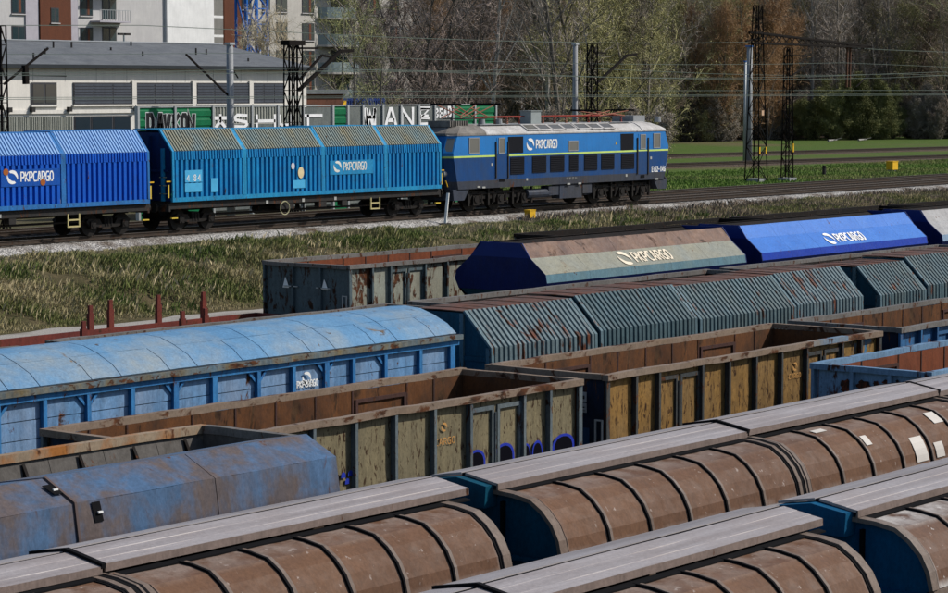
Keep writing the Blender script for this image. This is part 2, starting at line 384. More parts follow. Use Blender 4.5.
RIBM = paint('pale_rib', (.15, .105, .08), (.22, .18, .155), rust=.06, dark=.2, streak=.2)
TEAL = paint('teal_end_paint', (.004, .075, .125), (.003, .055, .10), rust=.0, dark=.25, streak=.3, rough=.5)
BLUEND = paint('blue_end_paint', (.003, .085, .19), rust=.0, dark=.2, streak=.25, rough=.5)
PATCH = flat('white_patch', (.48, .45, .41), .6)
RIBP = [(-.42, 4.105), (-.72, 4.085), (-.95, 4.045), (-1.12, 3.935), (-1.26, 3.79), (-1.35, 3.62), (-1.395, 3.43)]
def off(prof, d):
    o = []
    for i, p in enumerate(prof):
        a = Vector(prof[max(0, i - 1)]); b = Vector(prof[min(len(prof) - 1, i + 1)]); t = (b - a).normalized(); o.append((p[0] + t.y * d, p[1] - t.x * d))
    return o
def mir(prof): return [(-y, z) for y, z in prof]
def arch_wagon(label, track_no, x0, x1, breaks, step, capl=0., capr=0., endm=None, panelm=None, patches=(), ends=(1, 1), group='brown arched hopper wagons on the near tracks'):
    yc = YARD[track_no]; xm = (x0 + x1) / 2; endm = endm or TEAL; panelm = panelm or BROWN
    r = thing('covered_hopper_wagon', label, 'wagon', (xm, yc, 0), group); E = [x0 - xm] + [b - xm for b in breaks] + [x1 - xm]; L = x1 - x0
    O = lambda d, p=RIBP: off(p, d)      # outward shift
    def rib(a, b, h, m, nm='roof_rib'): MB().sheet(O(h), a, b, h + .02).build(nm, m, r)
    far = mir(RIBP)
    MB().sheet(far[::-1], E[0] + .02, E[-1] - .02, .02).build('far_roof_side', panelm, r)
    np_ = 0
    for i in range(len(E) - 1):
        a, b = E[i], E[i + 1]
        n = max(1, round((b - a - .3) / step)); s = (b - a - .34) / n
        # frame at either end of the hood
        for q0, q1, g0, g1 in ((a + .01, a + .15, a + .15, a + .19), (b - .15, b - .01, b - .19, b - .15)):
            rib(q0, q1, .03, RIBM, 'hood_frame'); rib(g0, g1, .012, BLACK, 'seal')
        for k in range(n):
            p0 = a + .17 + k * s; p1 = p0 + s
            MB().sheet(RIBP, p0 + .01, p1 - .01, .015, nx=4, amp=.006).build('roof_panel', panelm, r); np_ += 1
            if k: rib(p0 - .036, p0 - .002, .026, BLACK, 'seal'); rib(p0 - .001, p0 + .055, .020, RIBM)
        if i:  # joint between two hoods
            rib(a - .075, a + .075, .034, BLACK, 'seal'); rib(a - .016, a + .016, .046, RIBM, 'joint_strip')
        # roof cap of this hood, two leaves with a groove between
        ca = a - (capl if i == 0 else -.02); cb = b + (capr if i == len(E) - 2 else -.02); dz = .02 * (i % 2)
        MB().sheet([(-.03, 4.296 + dz), (-.19, 4.270 + dz), (-.195, 4.266 + dz), (-.36, 4.240 + dz), (-.365, 4.236 + dz), (-.505, 4.214 + dz)], ca, cb, .03, nx=8, amp=.003).build('roof_cap', CAPM, r)
        MB().sheet([(.50, 4.215 + dz), (.25, 4.262 + dz), (.03, 4.298 + dz)], ca, cb, .03, nx=8, amp=.003).build('roof_cap', CAPM, r)
        MB().prism([(-.575, 4.10), (-.575, 4.115), (-.49, 4.13), (-.49, 4.10)], ca + .05, cb - .05).build('cap_gap_shade', BLACK, r)  # black strip painting in the shadow gap below the cap edge
        MB().prism([(-.512, 4.135 + dz), (-.512, 4.212 + dz), (-.495, 4.212 + dz), (-.485, 4.135 + dz)], ca, cb).build('cap_edge', LIPM, r)
        MB().prism([(-.028, 4.255 + dz), (.028, 4.255 + dz), (.028, 4.289 + dz), (-.028, 4.289 + dz)], ca + .01, cb - .01).build('groove', BLACK, r)
        if i:
            MB().sheet([(.52, 4.24), (0, 4.335), (-.525, 4.24)], a - .035, a + .02, .05).build('cap_joint', BLACK, r)
    # ends
    ENDP = [(-1.33, 3.30), (-1.33, 3.43), (-1.22, 3.755), (-.95, 4.01), (-.40, 4.11), (.40, 4.11), (.95, 4.01), (1.22, 3.755), (1.33, 3.43), (1.33, 3.30)]
    for s, e in ((-1, E[0]), (1, E[-1])):
        MB().prism(ENDP + [(1.33, 1.3), (-1.33, 1.3)], min(e - s * .16, e - s * .10), max(e - s * .16, e - s * .10)).build('end_wall', endm, r)
        bx('end_ledge', min(e, e - s * .15), max(e, e - s * .15), -1.25, 1.25, 3.34, 3.38, endm, r)
        MB().prism([(-.42, 3.93), (-.44, 4.19), (0, 4.26), (.44, 4.19), (.42, 3.93)], min(e - s * .1, e + s * .14), max(e - s * .1, e + s * .14)).build('ridge_bracket', endm, r)
        bx('handrail', min(e - s * .1, e - s * .04), max(e - s * .1, e - s * .04), -.55, -.51, 3.4, 4.0, BLACK, r)
    for s in (-1, 1): bx('side_wall', E[0] + .1, E[-1] - .1, min(s * 1.30, s * 1.36), max(s * 1.30, s * 1.36), 1.3, 3.40, BLUEND, r)
    bx('side_sill', E[0] + .05, E[-1] - .05, -1.42, -1.36, 3.36, 3.42, RIBM, r)
    bx('floor', E[0] + .2, E[-1] - .2, -1.29, 1.29, 1.21, 1.3, UNDER, r)
    for px, u, v0, v1, w_ in patches:   # white repair patches stuck on the arched side
        P = [Vector((0, *q)) for q in O(.014)]
        def pt(v): 
            v *= len(P) - 1; i = min(len(P) - 2, int(v)); return P[i].lerp(P[i + 1], v - i)
        n = 4; prof = [(pt(v0 + (v1 - v0) * j / n).y, pt(v0 + (v1 - v0) * j / n).z) for j in range(n + 1)]
        MB().sheet(prof, px - xm, px - xm + w_, .006).build('repair_patch', PATCH, r)
    chassis(r, L - .1); gear(r, (-L / 2 + 2.2, L / 2 - 2.2)); return r
arch_wagon('brown arched wagon across the bottom left corner, grey roof cap, behind the bottom wagons', 2, 10.8, 21.52, [16.17], .83, capr=.35)
t2r = arch_wagon('brown arched wagon with white patches running from centre to right edge', 2, 22.42, 38.8, [27.95, 33.45], .875,
                 patches=[(29.94, .5, .46, .60, .16), (31.10, .5, .63, .95, .35), (31.70, .5, .76, .95, .25), (32.08, .5, .33, .52, .28), (29.2, .5, .17, .24, .3)])
arch_wagon('brown arched wagon along the bottom edge, left of the one with white-edged panels', 1, 11.6, 22.32, [17.3], .80, capr=.3)
t1r = arch_wagon('brown arched wagon with white-edged panels and bright blue end, bottom right corner', 1, 23.38, 34.2, [28.8], .86, endm=BLUEND, panelm=BROWN2)
m = MB(); word(m, 'CB', (-5.1, -1.362, 3.12), (1, 0, 0), (0, 0, 1), .16); m.build('lettering', WHITE, t1r)

# ---------------------------------------------------------------- faceted blue hood wagon
HOODB = paint('faded_blue_hood_paint', (.075, .14, .25), (.12, .095, .09), rust=.04, rs=2.2, dark=.15, streak=.3, rough=.5, alt_th=.5, alt_s=1.5, alt_soft=.09)
def hood_wagon():
    x0, br, x1 = 14.3, 18.75, 23.15; xm = (x0 + x1) / 2; yc = YARD[3]
    r = thing('hood_wagon', 'blue grey wagon with faceted telescopic hood and rusty blotches, left edge', 'wagon', (xm, yc, 0))
    up = [(-.35, 4.4), (-.85, 4.155)]; lo = [(-.85, 4.155), (-.91, 3.75), (-.95, 3.1), (-.95, 1.45)]
    for a, b, d, seams in ((x0, br, -.012, (16.4,)), (br - .06, x1, 0, (20.95,))):
        a -= xm; b -= xm; ed = [a] + [s - xm for s in seams] + [b]
        f = lambda P: [(y * (1 + d), z + d) for y, z in P]
        for i in range(len(ed) - 1):
            MB().sheet(f(up), ed[i] + .006, ed[i + 1] - .006, .02, nx=6, amp=.006).build('hood_plate', HOODB, r, smooth=False)
            MB().sheet(f(lo), ed[i] + .006, ed[i + 1] - .006, .02, nx=6, amp=.006).build('hood_plate', HOODB, r)
        MB().sheet(f([(.95, 1.45), (.92, 3.7), (.85, 4.03), (.40, 4.275), (-.35, 4.4)]), a, b, .02).build('far_hood_side', HOODB, r)
        if a > -1: 
            MB().sheet([(y * 1.012, z + .012) for y, z in up + lo[1:]], a - .005, a + .03, .03).build('hood_edge', flat('hood_edge_dark', (.09, .065, .06)), r)
        e = b - .05
        MB().prism(f([(-.93, 1.45), (-.93, 3.1), (-.89, 3.74), (-.83, 4.13), (-.35, 4.37), (.4, 4.25), (.83, 4.01), (.9, 3.7), (.93, 1.45)]), e - .03, e).build('end_wall', HOODB, r)
    for x, y0, z0, y1, z1 in ((18.52, -.50, 4.335, -.68, 4.25), (18.93, -.862, 4.13, -.895, 3.90)):
        m = MB(); m.add([(x - xm, y0, z0), (x - xm + .13, y0, z0), (x - xm + .16, y1, z1), (x - xm + .03, y1, z1)], [(0, 1, 2, 3)]); 
        for i, q in enumerate(m.v): m.v[i] = (q[0], q[1] - .003, q[2] + .005)
        o = m.build('latch_slot', BLACK, r); md = o.modifiers.new('t', 'SOLIDIFY'); md.thickness = .004
        bx('latch', x - xm + .07, x - xm + .14, (y0 + y1) / 2 - .035, (y0 + y1) / 2 - .012, (z0 + z1) / 2 - .012, (z0 + z1) / 2 + .012, WHITE, r)
    bx('floor', x0 - xm, x1 - xm, -.92, .92, 1.21, 1.45, UNDER, r); chassis(r, x1 - x0 - .1, half=.95); gear(r, (-2.6, 2.6))
hood_wagon()

# ---------------------------------------------------------------- open gondola wagons
def dented(m, x0, x1, z0, z1, y, t, amp, mi_out=0, mi_in=1, nx=3, nz=4):
    """a thin steel plate in the x-z plane with dents; outer face towards -y when t > 0"""
    vo = []; vi = []
    for j in range(nz + 1):
        for i in range(nx + 1):
            e = 0 if i in (0, nx) or j in (0, nz) else random.uniform(-amp, amp)
            p = (x0 + (x1 - x0) * i / nx, y + e, z0 + (z1 - z0) * j / nz); vo.append(p); vi.append((p[0], p[1] + t, p[2]))
    fs = [(j * (nx + 1) + i, j * (nx + 1) + i + 1, (j + 1) * (nx + 1) + i + 1, (j + 1) * (nx + 1) + i) for j in range(nz) for i in range(nx)]
    m.add(vo, fs, mi_out); m.add(vi, [f[::-1] for f in fs], mi_in)
def dented_x(m, y0, y1, z0, z1, x, t, amp, mi_out=0, mi_in=1, ny=3, nz=4):
    k = MB(); dented(k, y0, y1, z0, z1, x, t, amp, mi_out, mi_in, ny, nz)
    b = len(m.v); m.v += [(q[1], q[0], q[2]) for q in k.v]; m.f += [[b + i for i in f] for f in k.f]; m.m += k.m
def bar(m, p0, p1, w_, h, n, amp, mi=0):
    """rail bar along x or y, a little bent"""
    p0 = Vector(p0); p1 = Vector(p1); alongx = abs(p1.x - p0.x) > abs(p1.y - p0.y); vs = []
    for k in range(n + 1):
        c = p0.lerp(p1, k / n) + Vector((0 if alongx else random.uniform(-amp, amp), random.uniform(-amp, amp) if alongx else 0, random.uniform(-amp, amp)))
        for i, j in ((-1, -1), (1, -1), (1, 0), (1, 1), (-1, 1), (-1, 0)):
            vs.append(c + (Vector((0, i * w_ / 2, j * h / 2)) if alongx else Vector((i * w_ / 2, 0, j * h / 2))))
    fs = [(6 * k + i, 6 * k + (i + 1) % 6, 6 * k + 6 + (i + 1) % 6, 6 * k + 6 + i) for k in range(n) for i in range(6)] + [tuple(range(6))[::-1], tuple(range(6 * n, 6 * n + 6))]
    m.add(vs, fs, mi)
PAT = [('P', .98), ('P', .84), ('D', 1.64), ('P', 1.06), ('P', 1.1), ('P', 1.08), ('P', 1.1), ('D', 1.6), ('P', .88), ('P', .9)]
def gondola(label, trk, x0, x1, near, far, rim, side, inner, top, post, end=None, slots=None, group=None, door=None, endpost=None, holes=None, coal=None):
    rz = RZ.get(trk, 0); yc = (near + far) / 2; xm = (x0 + x1) / 2; L = x1 - x0; H = (far - near) / 2; rim -= rz; end = end or side; endpost = endpost or post
    r = thing('open_wagon', label, 'wagon', (xm, yc, rz), group)
    slots = slots or PAT; tot = sum(s[1] for s in slots); k = (L - .16) / tot; a0 = -L / 2 + .08; z0 = 1.22; z1 = rim - .12
    for sd in (-1, 1):
        y = sd * (H - .13); t = .03 * (-sd); x = a0
        for i, (kd, wd) in enumerate(slots):
            b = x + wd * k
            if kd == 'P' or sd == 1:
                m = MB(); dented(m, x, b, z0, z1, y, t, .014); m.build('side_panel', [side, inner], r, smooth=False)
            else:
                mid = (x + b) / 2
                for c0, c1 in ((x + .04, mid - .05), (mid + .05, b - .04)):
                    m = MB(); dented(m, c0 + .05, c1 - .05, z0 + .05, z1 - .19, y - .012 * -sd * 0, t, .01, nx=2)
                    dl = m.build('door_leaf', [door or side, inner], r)
                    m = MB(); yy0, yy1 = sorted((y + sd * .05, y - sd * .01))
                    for bb in ((c0, c0 + .07, z0, z1 - .12), (c1 - .07, c1, z0, z1 - .12), (c0 + .07, c1 - .07, z1 - .2, z1 - .12), (c0 + .07, c1 - .07, z0, z0 + .08)): m.box(bb[0], bb[1], yy0, yy1, bb[2], bb[3])
                    m.build('door_frame', post, dl)
                m = MB(); dented(m, x, b, z1 - .12, z1, y, t, 0, nx=1, nz=1); m.box(mid - .05, mid + .05, *sorted((y, y + sd * .02)), z0, z1 - .12); m.build('door_header', [side, inner], r)
                m = MB(); m.tube((mid - .03, y + sd * .06, z0 + .1), (mid - .03, y + sd * .06, z1 - .25), .022, n=6); m.box(mid - .10, mid + .06, *sorted((y + sd * .04, y + sd * .09)), z0 + .42, z0 + .48); m.build('door_bar', post, r)
            if sd == 1 and i: bx('inner_seam', x - .02, x + .02, y - .045, y - .031, z0, z1, PURPIN, r)
            if sd == 1 and kd == 'D':
                m = MB()
                for q in ((x + .06, b - .06, z1 - .24, z1 - .17), (x + .06, x + .13, z0 + .1, z1 - .24), (b - .13, b - .06, z0 + .1, z1 - .24)): m.box(q[0], q[1], y - .07, y - .031, q[2], q[3])
                m.build('inner_door_frame', PURPIN, r)
            if i:
                m = MB(); m.box(x - .035, x + .035, *sorted((y + sd * .005, sd * (H - .015))), z0 - .02, z1); m.build('post', post, r)
            x = b
        m = MB(); bar(m, (-L / 2, sd * (H - .075), rim - .06), (L / 2, sd * (H - .075), rim - .06), .15, .12, 16, .012); m.build('top_rail', top, r)
        m = MB(); m.box(-L / 2, L / 2, *sorted((sd * (H - .13), sd * (H - .03))), z0 - .16, z0 - .02); m.build('bottom_rail', post, r)
    for sx in (-1, 1):
        xe = sx * (L / 2 - .10); t = -.03 * sx; n = 3; Ws = 2 * (H - .1) / n
        for i in range(n):
            m = MB(); dented_x(m, -(H - .1) + i * Ws, -(H - .1) + (i + 1) * Ws, z0, z1, xe, t, .014); m.build('end_panel', [end, inner], r)
            if i: yy = -(H - .1) + i * Ws; bx('end_post', *sorted((xe + sx * .003, xe + sx * .09)), yy - .04, yy + .04, z0 - .02, z1, endpost, r)
        for y in (-H + .03, H - .09): bx('corner_post', *sorted((xe - sx * .02, xe + sx * .095)), y, y + .06, z0 - .03, z1 + .01, endpost, r)
        m = MB(); bar(m, (sx * (L / 2 - .06), -H + .153, rim - .062), (sx * (L / 2 - .06), H - .153, rim - .062), .13, .115, 5, .008); m.build('end_rail', top, r)
        if trk in (10, 5, 4): 
            for y in (-.95, .35): bx('grab_rail', *sorted((xe + sx * .05, xe + sx * .09)), y, y + .55, z1 - .62, z1 - .59, flat('pale_grab_rail', (.35, .35, .33)), r)
            m = MB(); yy = -H + .1; 
            for q in ((yy, yy + .03, 1.5, 2.3), (yy + .16, yy + .19, 1.5, 2.3), (yy + .03, yy + .16, 2.27, 2.3)): m.box(*sorted((xe + sx * .12, xe + sx * .15)), *q)
            m.build('hand_rail', flat('pale_grab_rail', (.35, .35, .33)), r)
    bx('floor', -L / 2 + .1, L / 2 - .1, -H + .14, H - .14, z0 - .08, z0 - .01, coal or inner, r)
    chassis(r, L - .3, half=H - .18); gear(r, (-L / 2 + 2.1, L / 2 - 2.1)); return r, xm, yc, rz
RUSTIN = paint('rusty_interior', (.17, .07, .026), (.085, .036, .017), rust=.4, rs=2.2, rust_col=(.075, .04, .02, 1), dark=.5, streak=.6, rough=.9)
RUSTIN2 = paint('red_rust_interior', (.22, .062, .026), (.15, .05, .026), rust=.15, rs=3, dark=.2, streak=.4, rough=.9)
DARKIN = paint('coal_black_interior', (.010, .009, .009), (.018, .013, .011), rust=.1, dark=.5, streak=.4, rough=.95)
PURPIN = paint('dull_purple_rust_rail', (.085, .042, .036), (.06, .034, .028), rust=.3, dark=.4)
KHAKI = paint('khaki_peeling_paint', (.24, .20, .115), (.19, .165, .105), rust=.36, rs=9, rust_col=(.055, .03, .016, 1), dark=.2, streak=.45, vs=(1.6, 1.6, .45))
OCHRE = paint('ochre_rusted_paint', (.30, .165, .045), (.22, .14, .06), rust=.38, rs=8, rust_col=(.07, .035, .015, 1), dark=.3, streak=.6, vs=(1.6, 1.6, .45))
OCHREBL = paint('ochre_and_blue_peeling_paint', (.28, .165, .05), (.05, .17, .30), rust=.38, rs=8, rust_col=(.07, .035, .015, 1), dark=.3, streak=.5, alt_th=.62, alt_s=2.4, alt_soft=.04)
GREYPO = paint('grey_blue_post_paint', (.16, .19, .20), (.10, .13, .15), rust=.3, rs=6, dark=.25, streak=.4)
DKPO = paint('dark_post_paint', (.075, .075, .07), (.05, .06, .065), rust=.4, rs=6, dark=.3)
PEELT = paint('pale_worn_rail_paint', (.26, .20, .155), (.21, .15, .105), rust=.42, rs=2.2, dark=.25, streak=0, vs=(.5, 1, 1))
BLUERAIL = paint('blue_worn_rail_paint', (.10, .25, .42), (.26, .20, .13), rust=.35, rs=2.5, dark=.2, streak=0, alt_th=.5, alt_s=.7)
GREYPEEL = paint('grey_green_flaking_paint', (.30, .32, .27), (.25, .235, .18), rust=.46, rs=2.6, rust_col=(.10, .035, .014, 1), dark=.15, streak=.3, vs=(1.3, 1.3, .6))
SLATE = paint('slate_blue_flaking_paint', (.11, .15, .165), (.08, .11, .12), rust=.44, rs=2.6, rust_col=(.05, .022, .012, 1), dark=.2, streak=.3, vs=(1.3, 1.3, .6))
NAVY = paint('navy_end_paint', (.012, .03, .07), (.02, .02, .022), rust=.35, rs=3, dark=.3)
PALEBL = paint('pale_blue_end_paint', (.17, .30, .46), (.14, .24, .36), rust=.36, rs=2.4, rust_col=(.06, .02, .012, 1), dark=.2, streak=.4)
BLUEGON = paint('blue_gondola_paint', (.045, .16, .34), (.03, .10, .24), rust=.3, rs=3, dark=.25, streak=.5)
GRYRIM = paint('grey_rim_paint', (.20, .19, .18), (.13, .12, .11), rust=.3, dark=.3, streak=0)
t51, xm, yc, _ = gondola('khaki open wagon with rusty inside and blue graffiti tag, left of the ochre one', 5, 27.2, 38.43, 27.25, 30.3, 3.2, KHAKI, RUSTIN, PEELT, GREYPO, NAVY, PAT[::-1])
OR = flat('orange_stencil', (.42, .22, .07)); GRB = flat('violet_blue_spray', (.014, .03, .30)); GRK = flat('dark_navy_spray', (.003, .003, .006), .8, 0, .03)
def onside(px, py, yv): q = U(px, py, yv); return q
yn = 27.25 + .128
m = MB(); q = U(443, 427, yn); emblem(m, (q.x - xm, q.y - yc - .03, q.z), (1, 0, 0), (0, 0, 1), .085); m.build('emblem', OR, t51)
m = MB(); q = U(434, 446, yn); word(m, 'CARGO', (q.x - xm, q.y - yc - .03, q.z), (1, 0, 0), (0, 0, 1), .115, .7, .35); m.build('lettering', OR, t51)
def blob(m, px, py, w_, h, yv, dy, d=0.):
    q = U(px, py, yv); n = 14; b = Vector((q.x - xm, q.y - yc + dy, q.z))
    prof = [(math.cos(math.pi * i / n) * w_ / 2, math.sin(math.pi * i / n) ** .6 * h) for i in range(n + 1)]
    o = [b + Vector((x, 0, z)) for x, z in prof]; c = [b + Vector((x * .82, 0, z * .86)) for x, z in prof]
    return o, c
for px, py, w_, h in ((475, 468, .55, .34), (503, 462, .62, .36), (525, 459, .26, .30), (536, 459, .34, .36), (562, 452, .74, .36)):
    o, c = blob(None, px, py, w_, h, yn, -.034); n = len(o)
    MB().add(o + c, [(i, i + 1, n + i + 1, n + i) for i in range(n - 1)]).build('graffiti', GRB, t51)
    MB().add([p + Vector((0, .001, 0)) for p in c], [tuple(range(n))]).build('graffiti', GRK, t51)
for px, py in ((346, 484), (349, 476), (342, 478)):
    o, c = blob(None, px, py, .12, .10, yn, -.034); MB().add(o, [tuple(range(len(o)))]).build('graffiti', GRB, t51)
t52, xm, yc, _ = gondola('ochre rust-streaked open wagon with navy end in the middle of the yard', 5, 39.24, 50.4, 27.25, 30.3, 3.2, OCHRE, RUSTIN, PEELT, DKPO, NAVY, PAT, door=OCHRE)
for o in t52.children:
    if o.name.startswith(('side_panel',)) and o.data.vertices[0].co.x > 1.2 and o.data.vertices[0].co.y < 0: o.data.materials[0] = OCHREBL
bx('blue_rail_patch', 47.2 - xm, 48.75 - xm, -1.532, -1.36, 3.095, 3.206, BLUERAIL, t52)
m = MB(); q = U(794, 371, yn); emblem(m, (q.x - xm, q.y - yc - .03, q.z + .1), (1, 0, 0), (0, 0, 1), .1); m.build('emblem', OR, t52)
m = MB(); q = U(788, 378, yn); word(m, 'CARGO', (q.x - xm, q.y - yc - .03, q.z - .02), (1, 0, 0), (0, 0, 1), .1, .7, .35); m.build('lettering', OR, t52)
SIGN = flat('dirty_white_sign', (.33, .33, .31))
for z in (2.62, 2.40):
    bx('warning_plate', -5.545, -5.53, -.98, -.80, z, z + .19, SIGN, t52); bx('warning_mark', -5.55, -5.546, -.94, -.84, z + .05, z + .12, STEEL, t52)
bx('data_panel', -5.545, -5.53, -1.05, -.65, 1.75, 2.1, flat('blue_data_panel', (.02, .06, .13)), t52)
gondola('blue open wagon with brown inside behind the red-lined one, right edge', 5, 51.2, 62.3, 27.2, 30.3, 3.2, BLUEGON, RUSTIN, GRYRIM, BLUEGON, NAVY)
g4, xm, yc, _ = gondola('pale blue open wagon end with rust holes and red-brown inside, right edge', 4, 43.5, 54.7, 22.42, 25.2, 3.2, PALEBL, RUSTIN2, PALEBL, PALEBL, PALEBL)
HOLE = paint('corroded_hole_edge', (.02, .012, .01), rust=.7, rs=6, rust_col=(.12, .03, .015, 1), dark=.3)
for y, z, a, b in ((.59, 2.78, .26, .13), (.18, 2.82, .30, .10), (-.10, 2.87, .13, .06), (-.34, 2.92, .18, .05), (-.58, 2.95, .07, .04)):
    m = MB(); n = 16; ph = random.random() * 6
    m.add([(-5.527, y + math.cos(2 * math.pi * i / n) * a / 2 * (1 + .25 * math.sin(3 * i + ph)), z + math.sin(2 * math.pi * i / n) * b * (1 + .25 * math.sin(2.2 * i + ph))) for i in range(n)], [tuple(range(n))]); m.build('rust_hole', HOLE, g4)
for i, lab in enumerate(('dark open wagon seen as a long rim behind the light blue van', 'dark open wagon rim behind the ribbed hopper wagon, below the blue hoppers', 'dark open wagon rim at far right behind the ribbed hopper wagon')):
    x0, x1 = ((36.0, 47.5), (48.35, 62.5), (63.3, 77.5))[i]
    gondola(lab, 7, x0, x1, 36.8, 39.85, 3.35, DKPO, DARKIN, GRYRIM, DKPO, NAVY)
gondola('dark open wagon rim at the left edge in front of the red flat wagon', 7, 24, 35.2, 36.8, 39.85, 3.3, DKPO, DARKIN, GRYRIM, DKPO, NAVY)
G10 = 'open wagons on the farthest yard track'
g10, xm, yc, rz = gondola('grey green flaking open wagon with rusty inside, left of the brown-topped hopper', 10, 54.85, 66.4, 47.4, 50.95, 3.55, GREYPEEL, RUSTIN2, GRYRIM, SLATE, SLATE)
m = MB()
for y in (-.72, .85): m.add([(-5.72, y - .13, 2.42), (-5.72, y + .13, 2.42), (-5.72, y + .02, 2.75), (-5.72, y - .06, 2.6)], [(0, 1, 2, 3)])
o = m.build('white_mark', WHITE, g10)
gondola('black open wagon hidden behind the brown-topped hopper, only its rim showing', 10, 67.6, 80.8, 47.4, 50.95, 3.78, DKPO, DARKIN, DARKIN, DKPO, NAVY)
gondola('black open wagon behind the bright blue hopper, only its rim showing', 10, 81.6, 93.6, 47.4, 50.95, 3.78, DKPO, DARKIN, DARKIN, DKPO, NAVY)
gondola('black open wagon rim behind the silver hopper at right edge', 10, 94.4, 108, 47.4, 50.95, 3.78, DKPO, DARKIN, DARKIN, DKPO, NAVY)

# ---------------------------------------------------------------- grey open hopper
HOPIN = paint('hopper_inside_steel', (.13, .12, .11), (.09, .083, .076), rust=.12, rs=3, dark=.3, streak=.4, rough=.9)
HOPROUGH = paint('hopper_caked_dust', (.17, .155, .14), (.11, .1, .09), rust=.3, rs=14, rust_col=(.06, .055, .05, 1), dark=.5, streak=0, rough=1)
ORIM = paint('orange_rusty_rim', (.30, .23, .16), (.33, .13, .035), rust=.25, rs=3, dark=.15, streak=0, alt_th=.52, alt_s=1.6, alt_soft=.08)
def open_hopper():
    x0, x1 = 15.5, 25.85; xm = (x0 + x1) / 2; yc = 24.2; L = x1 - x0; h = L / 2
    r = thing('open_hopper_wagon', 'empty grey open hopper with orange rusty rim behind the blue grey hood', 'wagon', (xm, yc, 0)); B = 3.85
    nb = 10; st = L / nb
    for s in (-1, 1):
        for k in range(nb):
            a = -h + k * st
            m = MB(); 
            pr = [(s * 1.0, B - .1), (s * 0.86, B - .48)]; m.sheet(pr if s < 0 else pr[::-1], a + .005, a + st - .005, .02, nx=2, amp=.008); m.build('upper_plate', HOPIN, r)
            pr = [(s * 0.86, B - .48), (s * .3, B - 1.7)]; m = MB(); m.sheet(pr if s < 0 else pr[::-1], a + .005, a + st - .005, .02, nx=3, amp=.012); m.build('slope_plate', HOPROUGH, r)
        m = MB(); bar(m, (-h, s * .99, B - .05), (h, s * .99, B - .05), .14, .12, 14, .008); m.build('top_rail', ORIM, r)
    for s in (-1, 1):
        m = MB(); dented_x(m, -.92, 0.92, B - .45, B - .1, s * (h - .08), -.03 * s, .01, 0, 0); m.add([(s * (h - .08), -.86, B - .45), (s * (h - .08), .86, B - .45), (s * (h - 1.2), .6, 1.9), (s * (h - 1.2), -.6, 1.9)], [(0, 1, 2, 3)]); m.build('end_plate', HOPIN, r)
        m = MB(); bar(m, (s * (h - .06), -.92, B - .05), (s * (h - .06), 0.92, B - .05), .13, .115, 5, .006); m.build('end_rail', GRYRIM, r)
    for k in range(nb):
        x = 25.35 - xm - k * st; v = [(x, .93, B - .14), (x, .5, B - .95), (x, .62, B - 1.1), (x, .9, B - .5)]
        MB().add(v + [(q[0] + .05, q[1], q[2]) for q in v], [(0, 1, 2, 3), (7, 6, 5, 4), (0, 4, 5, 1), (1, 5, 6, 2), (2, 6, 7, 3), (3, 7, 4, 0)]).build('gusset', DARKIN, r)
    m = MB(); m.box(-h + 1, h - 1, -.5, .5, 1.25, 2.2); m.build('hopper_bottom', UNDER, r); chassis(r, L - .2, half=.95); gear(r, (-h + 2, h - 2))
open_hopper()

